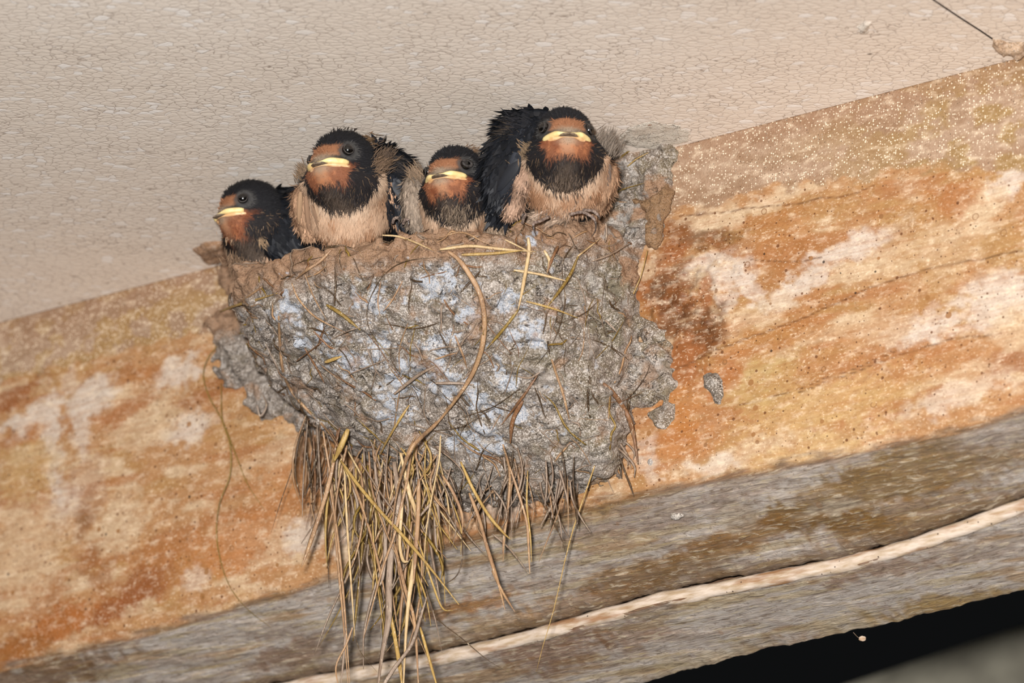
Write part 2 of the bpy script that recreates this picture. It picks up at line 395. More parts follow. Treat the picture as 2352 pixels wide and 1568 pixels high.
# ------------------------------------------------------------------ ceiling
CZ = CAMZ + HC
def on_ceiling(x, y): 
    p = CAM + ceil_pt(x, y, HC); return p
seamA, seamB = on_ceiling(2130, -10), on_ceiling(2342, 132)
sd = (seamB - seamA)[:2]; sd /= np.linalg.norm(sd); sn = np.array([-sd[1], sd[0]])
if sn @ (on_ceiling(1176, 400)[:2] - seamA[:2]) > 0: sn = -sn          # sn points to the right-hand board
def board(name, lo, hi, label):
    # a slab bounded by lo..hi (m) across the seam direction, jittered along the seam edge
    n = 240; L = 3.2; t = np.linspace(-1.6, 1.6, n) ; jit = (vnoise(t * 150, 0, 0, 3) - 0.5) * 0.0009
    e0 = seamA[:2] + sd * t[:, None] + sn * (lo if lo > 0 else lo) + (sn * jit[:, None] if lo == 0.0004 else 0)
    e1 = seamA[:2] + sd * t[:, None] + sn * hi + (sn * jit[:, None] if hi == -0.0004 else 0)
    V = []
    for e in (e0, e1):
        for z in (CZ, CZ + 0.04): V.append(np.column_stack([e, np.full(n, z)]))
    V = np.vstack(V); i = np.arange(n - 1); a, b, c_, d_ = 0, n, 2 * n, 3 * n
    Q = np.vstack([np.stack([a + i, a + i + 1, c_ + i + 1, c_ + i], 1), np.stack([b + i, d_ + i, d_ + i + 1, b + i + 1], 1),
                   np.stack([a + i, b + i, b + i + 1, a + i + 1], 1), np.stack([c_ + i, c_ + i + 1, d_ + i + 1, d_ + i], 1)])
    o = make_mesh(name, V, [Q], FOAM, smooth=False); o['kind'] = 'structure'; o.data.materials.append(SEAM_SHADE)
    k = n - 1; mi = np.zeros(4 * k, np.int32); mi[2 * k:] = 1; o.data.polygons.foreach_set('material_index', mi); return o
def trim_ceiling():                # the boards end over the back of the beam; beyond is the dark open air
    for o in [q for q in bpy.data.objects if q.name.startswith('ceiling')]:
        import bmesh
        bm = bmesh.new(); bm.from_mesh(o.data)
        pl = Vector(SDV(0, -100, 0).tolist())
        r = bmesh.ops.bisect_plane(bm, geom=bm.verts[:] + bm.edges[:] + bm.faces[:], plane_co=pl, plane_no=Vector((-NN).tolist()), clear_outer=True)
        bm.to_mesh(o.data); bm.free(); o.data.update()
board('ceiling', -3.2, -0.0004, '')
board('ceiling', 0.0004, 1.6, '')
trim_ceiling()

# ------------------------------------------------------------------ the beam
def fit_line(pts, d):
    q = np.array([wallpt(x, y, d) for x, y in pts]); o = np.argsort(q[:, 0]); return q[o, 0], q[o, 2]
EDGE = fit_line([(-60, 1560), (0, 1543), (364, 1453), (760, 1330), (1385, 1156), (1748, 1083), (2191, 997), (2352, 945), (2420, 925)], -2)
STR0 = fit_line([(450, 1600), (650, 1556), (1000, 1487), (1150, 1452), (1330, 1402), (1512, 1350), (1748, 1306), (1939, 1268), (2130, 1212), (2352, 1130), (2430, 1100)], -27)
BOT = fit_line([(1450, 1572), (1550, 1546), (1750, 1495), (1962, 1447), (2150, 1402), (2352, 1356), (2420, 1340)], -58)
def lerp_ext(L, s):
    x, y = L; r = np.interp(s, x, y)
    k0 = -0.03
    return r + np.where(s < x[0], (s - x[0]) * k0, 0)
S = np.arange(-330, 300, 0.65)
vE, v0, vB = lerp_ext(EDGE, S), lerp_ext(STR0, S), lerp_ext(BOT, S)
sm = np.ones(13) / 13
vE, v0, vB = [np.convolve(np.pad(q, 6, mode='edge'), sm, 'valid') for q in (vE, v0, vB)]
strip_w = 4.6
# profile rows: (t, d, v)
def profile(kind):
    rows = []
    if kind == 'upper':
        for k in np.linspace(0, 1, 205): rows.append((0 * S - 2.0 * sstep(0.9, 1, k) * 1.0, 0 * S + k * vE, k))
        for k in np.linspace(0, 1, 60)[1:]:
            d = -2 - 25 * k ** 1.15; rows.append((0 * S + d, vE + (v0 - vE) * (k ** 0.92), 1 + k))
        rows.append((0 * S - 31, v0 + 0.2, 2.02)); rows.append((0 * S - 34, v0 - 4, 2.04)); rows.append((0 * S - 34, 0 * S + 0.0, 2.06))
    else:
        a = v0 + strip_w
        rows.append((0 * S - 34, a - 9, 2.0)); rows.append((0 * S - 33, a - 2.5, 2.02)); 
        for k in np.linspace(0, 1, 52):
            d = -29.5 - 28.5 * k ** 1.1; rows.append((0 * S + d, a + (vB - a) * k ** 0.9, 2.05 + k * .95))
        rows.append((0 * S - 60.5, vB - 1.5, 3.12)); rows.append((0 * S - 66, vB - 8, 3.12)); rows.append((0 * S - 118, vB - 60, 3.12)); rows.append((0 * S - 118, 0 * S + 0.5, 3.14))
    return rows
FEAT = {}
def nearp(x, y, d): return wallpt(x, y, d)
# colour features on the beam: (px, py, radius along mm, radius across mm, tilt deg, colour, strength)
CREAM = (232, 206, 170); WHITE = (236, 222, 206); RUST = (152, 88, 46); ORANGE = (186, 124, 72); OCHRE = (188, 146, 92); DARK = (92, 54, 28); GREYW = (162, 148, 132); OLIVE = (150, 124, 66)
BLOBS = [
 # knot swirl right of the nest
 (1600, 620, 16, 7, -8, CREAM, .95), (1690, 645, 11, 5, -35, WHITE, 1), (1640, 590, 14, 3.5, 12, WHITE, .9), (1745, 680, 6, 4, -55, WHITE, 1), (1705, 600, 9, 3, -50, WHITE, .7), (1680, 700, 5, 3, -60, WHITE, .7),
 (1560, 640, 9, 10, 0, DARK, .55), (1545, 700, 8, 13, 0, (120, 66, 28), .8), (1500, 640, 12, 9, 0, RUST, .55), (1470, 700, 8, 12, 0, (190, 134, 84), .6), (1620, 690, 5, 11, -15, RUST, .8), (1600, 770, 10, 12, 0, DARK, .8),
 (1640, 740, 8, 6, 0, DARK, .7), (1530, 740, 8, 9, 0, DARK, .6), (1600, 800, 12, 7, 20, (112, 66, 34), .7), (1480, 690, 7, 10, 0, RUST, .7), (1570, 830, 9, 9, 0, (170, 104, 58), .8), (1520, 660, 5, 5, 0, (96, 84, 70), .7), (1480, 610, 9, 4, 10, CREAM, .7), (1460, 740, 8, 6, 0, OCHRE, .5),
 (1620, 540, 16, 4, -8, DARK, .75), (1560, 525, 10, 5, 0, (130, 74, 34), .8), (1680, 560, 10, 3, -30, RUST, .6), (1540, 575, 8, 4, 20, RUST, .8), (1590, 600, 8, 2, 0, RUST, .5),
 (1750, 470, 30, 4, 4, CREAM, .85), (1620, 490, 14, 3, 3, CREAM, .6), (1850, 500, 30, 8, 5, OCHRE, .7), (1780, 540, 16, 8, 0, ORANGE, .55), (1830, 620, 20, 8, 5, (170, 112, 58), .55),
 (1960, 570, 22, 4.5, 12, WHITE, .85), (1925, 585, 7, 3, 10, WHITE, .6), (2060, 590, 22, 7, 5, CREAM, .6), (1860, 650, 10, 4, 12, WHITE, .8), (1810, 680, 8, 5, 20, WHITE, .9), (1755, 720, 16, 6, 8, CREAM, .5),
 (2110, 755, 14, 6, 8, WHITE, .95), (2040, 760, 14, 6, 8, CREAM, .7), (1960, 745, 12, 4, 8, CREAM, .4), (2290, 690, 15, 11, 0, WHITE, .85), (2330, 760, 9, 10, 0, CREAM, .7), (2310, 430, 9, 6, 20, WHITE, .9), (2250, 470, 9, 6, 10, CREAM, .8),
 (2200, 560, 18, 16, 0, CREAM, .35), (2180, 460, 12, 7, 0, (180, 108, 50), .6), (2100, 520, 14, 10, 0, OCHRE, .6), (2070, 830, 16, 4, 8, ORANGE, .6), (2240, 625, 8, 4, 0, ORANGE, .5),
 (2200, 905, 22, 5, 5, WHITE, .6), (2280, 860, 20, 7, 5, CREAM, .4), (1900, 930, 40, 10, 5, (222, 186, 128), .6), (1760, 870, 16, 10, 15, (206, 176, 116), .8), (1700, 1040, 26, 4, 6, CREAM, .7), (1640, 1060, 10, 3, 6, WHITE, .6),
 (1490, 1050, 5, 8, 0, WHITE, .8), (1420, 1080, 14, 6, 0, (214, 160, 108), .6), (1330, 1120, 14, 5, 0, OCHRE, .6), (1860, 1030, 30, 5, 6, (228, 196, 140), .6), (2150, 830, 26, 5, 6, ORANGE, .35), (2320, 830, 12, 5, 0, RUST, .7), (2300, 560, 10, 7, 0, OCHRE, .8),
 (1950, 800, 40, 7, 12, ORANGE, .35), (1750, 790, 28, 6, 14, (190, 128, 70), .5), (1650, 870, 10, 5, 0, (176, 100, 44), .6), (1560, 1010, 14, 8, 0, (196, 126, 66), .6), (1560, 940, 10, 8, 0, (200, 132, 66), .6),
 # left end
 (90, 950, 16, 6, 20, WHITE, .9), (120, 1010, 5, 12, 0, WHITE, .9), (20, 975, 10, 3, 8, WHITE, .8), (210, 910, 12, 8, 10, WHITE, .9), (190, 990, 6, 12, 0, WHITE, .7), (160, 870, 5, 8, 0, (212, 186, 160), .8), (40, 905, 16, 4, 8, RUST, .8), (60, 1000, 10, 3, 0, ORANGE, .6),
 (410, 850, 12, 7, 10, WHITE, .85), (330, 870, 10, 5, 0, ORANGE, .5), (430, 985, 14, 6, 5, WHITE, .85), (340, 970, 20, 10, 10, CREAM, .7), (480, 900, 14, 5, 8, RUST, .6), (560, 960, 18, 10, 8, OCHRE, .5), (300, 940, 16, 3, 12, (176, 110, 60), .7),
 (130, 1120, 5, 12, 0, WHITE, .8), (150, 1160, 8, 8, -30, WHITE, .6), (190, 1190, 5, 9, -30, (120, 78, 50), .6), (215, 1270, 5, 9, -30, (150, 92, 50), .7), (240, 1320, 5, 8, -30, (150, 88, 44), .6), (60, 1260, 22, 20, 0, (226, 194, 156), .8), (270, 1200, 14, 12, 0, CREAM, .75), (200, 1110, 8, 14, 0, (200, 164, 138), .5),
 (60, 1080, 18, 12, 0, (210, 176, 120), .6), (330, 1340, 18, 8, 12, RUST, .8), (270, 1390, 20, 6, 14, RUST, .95), (120, 1440, 26, 6, 14, (178, 106, 48), .9), (30, 1500, 20, 7, 8, (158, 100, 48), .8), (460, 1300, 18, 9, 10, (206, 150, 92), .6), (390, 1260, 18, 6, 12, ORANGE, .7),
 (560, 1250, 26, 12, 0, (196, 128, 72), .7), (700, 1080, 22, 14, 8, (202, 140, 86), .6), (640, 1240, 8, 8, 0, CREAM, .5), (700, 1230, 10, 6, 0, WHITE, .8), (800, 1230, 6, 10, 0, WHITE, .7), (820, 1280, 8, 8, 0, CREAM, .8), (450, 1330, 8, 5, 0, WHITE, .5), (520, 1390, 16, 4, 8, (222, 190, 140), .5), (1010, 1170, 22, 6, 4, (210, 166, 126), .7), (1140, 1160, 14, 5, 4, WHITE, .6),
 (640, 1040, 18, 4, 10, CREAM, .5), (700, 950, 16, 5, 8, (226, 180, 130), .7),
]
BLOBS = [(wallpt(b[0], b[1], 0), *b[2:]) for b in BLOBS]
GB = [(1850, 1180, -12, 26, 4, -4, (120, 88, 38), .9), (1960, 1195, -14, 14, 4, 0, (108, 80, 38), .8), (2150, 1060, -8, 45, 7, 3, (140, 106, 52), .7), (2000, 1110, -8, 40, 6, 3, (146, 116, 66), .6), (2060, 1180, -16, 40, 6, 3, (142, 104, 48), .65),
      (1690, 1240, -18, 24, 3.5, 3, (142, 100, 46), .8), (1460, 1320, -20, 24, 4, 3, (130, 96, 50), .8), (1330, 1370, -20, 30, 3, 3, (150, 108, 60), .6), (1600, 1300, -22, 20, 3, 3, (128, 98, 56), .6), (1700, 1190, -14, 10, 5, 0, (184, 168, 146), .7), (1720, 1130, -8, 22, 3, 3, (186, 172, 160), .7),
      (2290, 1000, -6, 16, 3, 3, (190, 180, 172), .7), (1900, 1165, -12, 14, 1.8, 2, (178, 164, 142), .9), (1500, 1190, -8, 40, 4, 2, (164, 148, 136), .6), (1390, 1160, -5, 30, 3, 3, (158, 128, 80), .6), (100, 1550, -6, 40, 5, 3, (120, 86, 50), .8),
      (660, 1500, -18, 20, 3, 3, (150, 96, 50), .6), (1050, 1400, -18, 30, 2, 3, (176, 120, 60), .7), (1110, 1430, -20, 26, 3, 3, (200, 160, 110), .5), (760, 1480, -20, 40, 3, 3, (150, 134, 118), .6)]
GB = [(wallpt(b[0], b[1], b[2]), *b[3:]) for b in GB]
LB = [(1900, 1470, -52, 16, 4, 3, (128, 88, 38), .9), (1800, 1470, -50, 20, 3, 3, (150, 112, 64), .6), (2050, 1330, -45, 26, 2, 3, (134, 90, 44), .6), (1290, 1500, -42, 26, 5, 3, (124, 80, 40), .7), (1480, 1470, -45, 16, 4, 3, (134, 92, 50), .5), (1950, 1440, -54, 14, 3, 2, (214, 194, 160), .8),
      (1600, 1520, -55, 30, 3, 3, (190, 170, 130), .5), (2180, 1390, -57, 30, 1.6, 3, (170, 140, 84), .8), (1500, 1420, -40, 20, 3, 3, (122, 100, 76), .5), (2200, 1210, -33, 30, 2, 3, (150, 92, 44), .8), (1900, 1300, -34, 30, 1.6, 3, (168, 100, 44), .7)]
LB = [(wallpt(b[0], b[1], b[2]), *b[3:]) for b in LB]
def apply_blobs(c, s, v, L, wob=1.0):
    n1 = (fbm(s / 7, v / 5, 0, 31) - .5); n2 = (fbm(s / 7, v / 5, 9, 57) - .5)
    n3 = fbm(s / 2.2, v / 1.6, 3, 77, 3) - 0.5
    for (p, ra, rc, tilt, col, st) in L:
        a = math.radians(tilt); x = s - p[0] + n1 * 12 * wob; y = v - p[2] + n2 * 9 * wob
        u = x * math.cos(a) - y * math.sin(a); q = x * math.sin(a) + y * math.cos(a)
        r = np.sqrt((u / ra) ** 2 + (q / rc) ** 2) + n3 * 0.9
        c = mixc(c, col, st * sstep(1.25, 0.55, r))
    return c
PB = fit_line([(-60, 905), (0, 890), (140, 835), (300, 810), (480, 765), (700, 700), (1100, 600), (1500, 492), (1600, 485), (1700, 450), (1850, 425), (2000, 405), (2100, 392), (2352, 388), (2450, 380)], 0)
def beam_part(name, kind, parent):
    rows = profile(kind); R = len(rows); n = len(S)
    d = np.stack([r[0] for r in rows], 1); v = np.stack([r[1] for r in rows], 1); t = np.broadcast_to(np.array([r[2] for r in rows]), d.shape)
    s = np.broadcast_to(S[:, None], d.shape)
    grey = sstep(0.97, 1.01, t + (fbm(s / 9, v / 2, 0, 5) - .5) * .05)
    pb = np.interp(S, *PB)[:, None] + (fbm(s / 6, v / 3, 2, 8) - .5) * 9
    plaster = sstep(pb + 1.0, pb - 1.5, v) * (t < 1)
    wood = (1 - plaster) * (1 - grey)
    if kind == 'lower': plaster = 0 * plaster; wood = 0 * wood; grey = 1 + 0 * grey
    # relief
    rel = (fbm(s / 14, v / 10, 1, 3) - .5) * 1.6 * (t < 1) + (fbm(s / 16, v / 2.2, 1, 4, 5) - .5) * 3.2 * grey * (t < 3.03)
    # bore the knot swirl
    k = wallpt(1580, 700, 0); rr = np.hypot((s - k[0]) / 22, (v - k[2]) / 18)
    rel = rel + np.exp(-rr ** 2) * (fbm(s / 5, v / 5, 2, 11) - .35) * 5 * (t < 1)
    base_t = sstep(0, 3, v) if kind == 'upper' else 1
    top_edge = (t < 1)
    d2 = d + rel * np.where(top_edge, sstep(0, 4, v), 1)
    if kind == 'lower': d2 = np.where(t <= 2.03, d, d2)
    d2 = np.where(t >= 2.02 if kind == 'upper' else t > 3.11, d, d2)
    # ragged arris where the lower band ends
    v2 = v + (fbm(s / 5, 0 * v, 3, 21, 3) - .5) * 1.6 * ((t > 2.9) if kind == 'lower' else (t > 1.9))
    V = np.stack([s, -d2, -v2], -1).reshape(-1, 3) / 1000
    i = np.arange(n - 1)[:, None] * R; j = np.arange(R - 1)[None]
    Q = np.stack([i + j, i + j + 1, i + R + j + 1, i + R + j], -1).reshape(-1, 4)
    caps = np.stack([np.arange(R)[::-1], np.arange(R) + (n - 1) * R])
    # close the back
    back = np.stack([np.arange(n - 1) * R + R - 1, np.arange(n - 1) * R, (np.arange(n - 1) + 1) * R, (np.arange(n - 1) + 1) * R + R - 1], -1)
    # colour
    c = np.zeros(d.shape + (3,)); c[:] = lin((196, 150, 104))
    f1 = fbm(s / 26, v / 9, 0, 41); f2 = fbm(s / 20, v / 7, 5, 43); f3 = fbm(s / 30, v / 5, 8, 47)
    c = mixc(c, OCHRE, sstep(.5, .62, f1) * .8); c = mixc(c, CREAM, sstep(.56, .68, f2) * .7); c = mixc(c, (182, 124, 78), sstep(.54, .64, f3) * .7)
    c = apply_blobs(c, s, v, BLOBS)
    cp = np.zeros_like(c); cp[:] = lin((178, 146, 118)); 
    cp = mixc(cp, (196, 168, 142), sstep(.45, .65, fbm(s / 30, v / 9, 0, 61)) * .8); cp = mixc(cp, (160, 128, 98), sstep(.5, .68, fbm(s / 12, v / 5, 0, 63)) * .6)
    cp = mixc(cp, (172, 140, 88), sstep(.42, .6, fbm(s / 9, v / 6, 0, 65)) * sstep(90, 190, s) * .9)
    cp = mixc(cp, (186, 150, 92), sstep(.52, .62, fbm(s / 8, v / 6, 0, 66)) * sstep(-60, -150, s) * .7)
    cp = mixc(cp, (170, 134, 106), sstep(12, 2, v) * .6)
    c = c * (1 - plaster[..., None]) + cp * plaster[..., None]
    cg = np.zeros_like(c); cg[:] = lin((200, 190, 180))
    cg = mixc(cg, (178, 162, 148), sstep(.5, .62, fbm(s / 40, v / 3.2, 0, 71)) * .8)
    cg = mixc(cg, (216, 206, 196), sstep(.52, .64, fbm(s / 26, v / 2.4, 4, 73)) * .8)
    cg = mixc(cg, (176, 142, 98), sstep(.55, .66, fbm(s / 34, v / 3.0, 7, 75)) * .75)
    cg = mixc(cg, (196, 176, 134), sstep(.60, .68, fbm(s / 30, v / 1.3, 9, 79)) * .6)
    if kind == 'upper': cg = apply_blobs(cg, s, v, GB, .6)
    else: cg = apply_blobs(cg, s, v, LB, .6)
    if kind == 'upper':
        cg = mixc(cg, (126, 88, 48), np.exp(-((t - 1.0) / .035) ** 2) * .75)
        cg = mixc(cg, (118, 92, 60), sstep(1.88, 1.99, t) * .7)
    else: cg = mixc(cg, (152, 98, 50), sstep(2.10, 2.05, t) * .7)
    c = c * (1 - grey[..., None]) + cg * grey[..., None]
    # drying cracks running along the grain
    if kind == 'upper':
        for pts, wd in (([(1510, 865), (1580, 840), (1650, 805), (1780, 755), (1900, 705), (2000, 660), (2130, 618), (2352, 575)], .45), ([(1835, 900), (1930, 865), (2050, 820), (2180, 780), (2300, 765)], .35), ([(1560, 498), (1660, 488), (1800, 470), (1960, 445), (2010, 425)], .4), ([(1720, 598), (1800, 602), (1890, 592)], .3), ([(1690, 935), (1800, 905), (1950, 850), (2060, 805)], .3)):
            q = np.array([wallpt(x, y, 0) for x, y in pts]); vl = np.interp(S, q[:, 0], q[:, 2])[:, None] + (vnoise(s / 6, 0, 0, 5) - .5) * .8
            m = np.exp(-((v - vl) / (wd * .7)) ** 2) * ((s > q[:, 0].min()) & (s < q[:, 0].max()))
            c = mixc(c, (86, 46, 20), m * .8)
    c = c * (0.74 + 0.12 * grey[..., None])
    o = make_mesh(name, V, [Q, caps, back], WOOD, parent, c.reshape(-1, 3))
    z = o.data.color_attributes.new('zone', 'FLOAT_COLOR', 'POINT')
    z4 = np.stack([plaster, wood, grey, 1 + 0 * grey], -1).reshape(-1, 4).astype(np.float32); z.data.foreach_set('color', z4.ravel())
    o.data.update(); return o
beam = empty('timber_beam', 'big old wooden beam under the pale foam ceiling, orange and brown above, grey and flaking below', 'beam', mw=FRAME)
face = beam_part('upper_board', 'upper', beam); face['label'] = 'brown crusted and orange stained board with a grey flaking lower band'
low = beam_part('lower_board', 'lower', beam); low['label'] = 'grey flaking board at the bottom of the beam'
# painted filler strip lying in the joint
Pst = np.stack([S, 0 * S + 30.5, -(v0 + strip_w / 2 + .6)], 1) / 1000
wj = strip_w / 2000 * (1 + .25 * (vnoise(S / 7, 0, 0, 4) - .5)) * 1.05
Vt, Qt, Ct = tube(Pst + np.stack([0 * S, (vnoise(S / 9, 1, 1, 2) - .5) * .0008, (vnoise(S / 8, 3, 1, 2) - .5) * .0006], 1), wj * .8, wj * 1.1, 10, up=(0, 0, 1))
st = make_mesh('filler_strip', Vt, [Qt, Ct], STRIP, beam); st['label'] = 'cream painted filler strip in the joint'


# far wall seen below the beam
M = NT('grey_render', 0.9, 0.1)
c = M.mix(M.rng(M.noise(M.mapping((14, 14, 14)), 1, 4), 0.4, 0.6), (152, 148, 132), (112, 108, 96)); c = M.mix(M.rng(M.noise(M.mapping((26, 26, 26), loc=(3, 0, 1)), 1, 3), 0.6, 0.68, 0, 0.6), c, (128, 92, 62))
M.color(c)
def far_pt(x, y, z): return CAM + ray(x, y) * z
p0, p1 = far_pt(-1500, 2733, 2.45), far_pt(2900, 1250, 1.96)
dn_ = np.array([0, 0, -0.5]); bk = np.array([0.03, 0.05, 0])
wb = make_mesh('wall_back', np.array([p0, p1, p1 + dn_, p0 + dn_, p0 + bk, p1 + bk, p1 + dn_ + bk, p0 + dn_ + bk]),
               [np.array([[0, 1, 2, 3], [5, 4, 7, 6], [1, 5, 6, 2], [4, 0, 3, 7], [0, 4, 5, 1], [3, 2, 6, 7]])], M.m, smooth=False); wb['kind'] = 'structure'

# ------------------------------------------------------------------ the nest
nest = empty('swallow_nest', 'cup nest of grey mud pellets and dry grass stuck to the beam under the ceiling', 'nest', mw=FRAME)
h = 0.7
gx, gy, gz = np.arange(-152, 98, h), np.arange(-3.2, 92, h), np.arange(-1.0, 136, h)
X, Y, Z = np.meshgrid(gx.astype(np.float32), gy.astype(np.float32), gz.astype(np.float32), indexing='ij')   # s, d, v
def rim_v(s, d): return 25 + 18.5 * np.clip(d, 0, 90) / 78 + 0.04 * s + 4.0 * np.exp(-((s - 14) / 26) ** 2) * np.clip(d, 0, 50) / 50
def nest_body(s, d, v):
    u = np.clip((v - 30) / 88, -0.5, 1.0); uu = np.clip(u, 0, 1)
    k = (1 - uu ** 1.8 + 1e-4) ** 0.8
    cc = -20 + 34 * uu ** 1.6
    a = np.where(s < cc, 79 * (0.25 + 0.75 * k), 71 * (0.35 + 0.65 * k)) * np.where(uu > 0.97, 0.9, 1); b = 79 * k + 1
    p = np.where(s < cc, 2.25, 3.0)
    q = (np.abs(s - cc) / a) ** p + (np.clip(d, 0, None) / b) ** p
    rho = q ** (1 / p)
    return (rho - 1) * np.minimum(a, b) * 0.9, b
print('nest grid', X.shape)
f, bb = nest_body(X, Y, Z)
nlow = fbm(gx[:, None, None] / 22, gy[None, :, None] / 22, gz[None, None, :] / 16, 5, 3) - 0.5
f = f + nlow * 9
f = smax(f, Z - 119, 6)
rv = rim_v(X, Y) + (vnoise(gx[:, None, None] / 11, gy[None, :, None] / 11, 0, 12) - 0.5) * 6
f = smax(f, rv - Z, 7)
# hollow of the cup
cup = (np.sqrt(((X + 18) / 62) ** 2 + ((Y - 34) / 37) ** 2 + ((Z - 22) / 52) ** 2) - 1) * 30
f = smax(f, -cup, 5)
# mud smeared on the beam around the cup: outlines seen on the beam face -> thin crust
from itertools import product
def poly_mask(poly, S2, V2):
    P = np.array([wallpt(x, y, 0)[[0, 2]] for x, y in poly]); n = len(P)
    inside = np.zeros(S2.shape, bool); dist = np.full(S2.shape, 1e9, np.float32)
    for i in range(n):
        a, b = P[i], P[(i + 1) % n]
        e = b - a; w0 = S2 - a[0]; w1 = V2 - a[1]; t = np.clip((w0 * e[0] + w1 * e[1]) / (e @ e), 0, 1)
        dist = np.minimum(dist, np.hypot(w0 - t * e[0], w1 - t * e[1]))
        c_ = ((a[1] <= V2) & (b[1] > V2)) | ((b[1] <= V2) & (a[1] > V2))
        xi = a[0] + (V2 - a[1]) / (b[1] - a[1] + 1e-9) * e[0]
        inside ^= c_ & (S2 < xi)
    return np.where(inside, -dist, dist)
S2, V2 = np.meshgrid(gx, gz, indexing='ij')
CRUST = [([(1180, 640), (1340, 520), (1372, 300), (1430, 280), (1500, 278), (1585, 300), (1560, 345), (1535, 400), (1545, 425), (1530, 470), (1515, 560), (1500, 575), (1488, 560), (1482, 585), (1440, 590), (1400, 580), (1385, 600), (1395, 680), (1300, 700)], 4.5),
         ([(1250, 620), (1400, 640), (1418, 700), (1425, 800), (1470, 790), (1482, 738), (1500, 740), (1515, 775), (1545, 790), (1540, 850), (1550, 905), (1542, 930), (1500, 925), (1470, 935), (1425, 965), (1405, 1000), (1390, 1060), (1350, 1040), (1330, 1110), (1300, 1080), (1270, 1150), (1230, 1140), (1180, 1150), (1120, 1120), (1000, 900)], 4.0),
         ([(1497, 940), (1530, 918), (1556, 925), (1552, 965), (1530, 992), (1505, 975)], 2.6),
         ([(470, 740), (540, 700), (620, 760), (700, 900), (720, 980), (760, 1010), (700, 1000), (640, 960), (600, 970), (560, 900), (520, 890), (500, 860), (505, 800)], 3.5),
         ([(440, 570), (500, 560), (560, 560), (560, 660), (520, 680), (500, 600), (455, 590)], 3.0)]
thick = np.full(S2.shape, -4.0, np.float32)
jn = (fbm(S2 / 5, V2 / 5, 0, 19, 3) - 0.5) * 5; tn = fbm(S2 / 6, V2 / 5, 3, 23, 4)
for poly, th in CRUST:
    m = poly_mask(poly, S2, V2) + jn * (0.5 if th < 3 else 1)
    thick = np.maximum(thick, np.where(m < 0, th * (0.35 + tn) * sstep(0, -3.0, m) + 0.4, -4))
fc = (Y - thick[:, None, :]) * 0.7
f = smin(f, fc.astype(np.float32), 2.5)
# mud pellets laid over the outside
def world_surface_points(fgrid, n):
    V, Q = surface_nets(fgrid[::3, ::3, ::3], (gx[0], gy[0], gz[0]), h * 3); 
    A = V[Q[:, 0]]; nrm = np.cross(V[Q[:, 2]] - A, V[Q[:, 3]] - V[Q[:, 1]]); ar = np.linalg.norm(nrm, axis=1) + 1e-9
    i = rng.choice(len(Q), n, p=ar / ar.sum()); t = rng.random((n, 2)); a, b, c, d = [V[Q[i, k]] for k in range(4)]
    P = (a * (1 - t[:, :1]) + b * t[:, :1]) * (1 - t[:, 1:]) + (d * (1 - t[:, :1]) + c * t[:, :1]) * t[:, 1:]
    return P, nrm[i] / ar[i][:, None]
PP, PN = world_surface_points(f, 2500)
outside = (nest_body(PP[:, 0], PP[:, 1], PP[:, 2])[0] > -9) 
for p, n_ in zip(PP, PN):
    if p[1] < -1: continue
    inner = np.sqrt(((p[0] + 18) / 62) ** 2 + ((p[1] - 34) / 37) ** 2 + ((p[2] - 22) / 52) ** 2) < 1.05
    r1 = rng.uniform(2.6, 6.4); r2 = r1 * rng.uniform(.55, .9); th = rng.uniform(1.5, 3.2)
    if p[1] < 7: r1 *= .6; r2 *= .6; th *= .45
    if inner: r1 *= .6; r2 *= .6; th *= .5
    n_ = n_ + rng.normal(0, .28, 3); n_ /= np.linalg.norm(n_)
    if rng.random() < .75 : n_[2] += .35; n_ /= np.linalg.norm(n_)
    t1 = np.cross(n_, [0, 0, 1.0]); t1 /= np.linalg.norm(t1) + 1e-9; t1 = t1 + rng.normal(0, .25, 3); t1 -= n_ * (t1 @ n_); t1 /= np.linalg.norm(t1); t2 = np.cross(n_, t1)
    cpt = p + n_ * rng.uniform(-.9, .5)
    R = r1 + 2.5
    lo = np.floor((cpt - R - [gx[0], gy[0], gz[0]]) / h).astype(int); hi = np.ceil((cpt + R - [gx[0], gy[0], gz[0]]) / h).astype(int)
    lo = np.maximum(lo, 0); hi = np.minimum(hi, f.shape)
    if (hi <= lo).any(): continue
    sl = tuple(slice(a, b) for a, b in zip(lo, hi))
    x = X[sl] - cpt[0]; y = Y[sl] - cpt[1]; z = Z[sl] - cpt[2]
    a_ = (x * t1[0] + y * t1[1] + z * t1[2]) / r1; b_ = (x * t2[0] + y * t2[1] + z * t2[2]) / r2; c_ = (x * n_[0] + y * n_[1] + z * n_[2]) / th
    e = (np.sqrt(a_ * a_ + b_ * b_ + c_ * c_) - 1) * th * 1.15
    f[sl] = smin(f[sl], e.astype(np.float32), 0.3)
f = f + (fbm(gx[:, None, None] / 3.2, gy[None, :, None] / 3.2, gz[None, None, :] / 3.2, 15, 3) - 0.5) * 2.6 + np.abs(fbm(gx[:, None, None] / 8, gy[None, :, None] / 8, gz[None, None, :] / 5, 55, 3) - 0.5) * 5 - .5
f = np.maximum(f, -0.6 - Z)                 # stays under the ceiling
f[:, :3, :] = np.maximum(f[:, :3, :], 0.3)
NV, NQ = surface_nets(f, (gx[0], gy[0], gz[0]), h)
NV = relax(NV, NQ, 1, 0.2)
NL = np.stack([NV[:, 0], -NV[:, 1], -NV[:, 2]], 1) / 1000      # beam-local metres
print('nest verts', len(NV))
s_, d_, v_ = NV.T
old = sstep(1.5, 12, v_ - rim_v(s_, d_) + (fbm(s_ / 9, d_ / 9, v_ / 5, 33) - .5) * 16 - 3)
old = np.where((s_ > 40) & (d_ < 12), sstep(.40, .55, fbm(s_ / 9, 0 * s_, v_ / 6, 29)) * .9, old)
old = np.where(v_ > 55, np.maximum(old, .9), old)
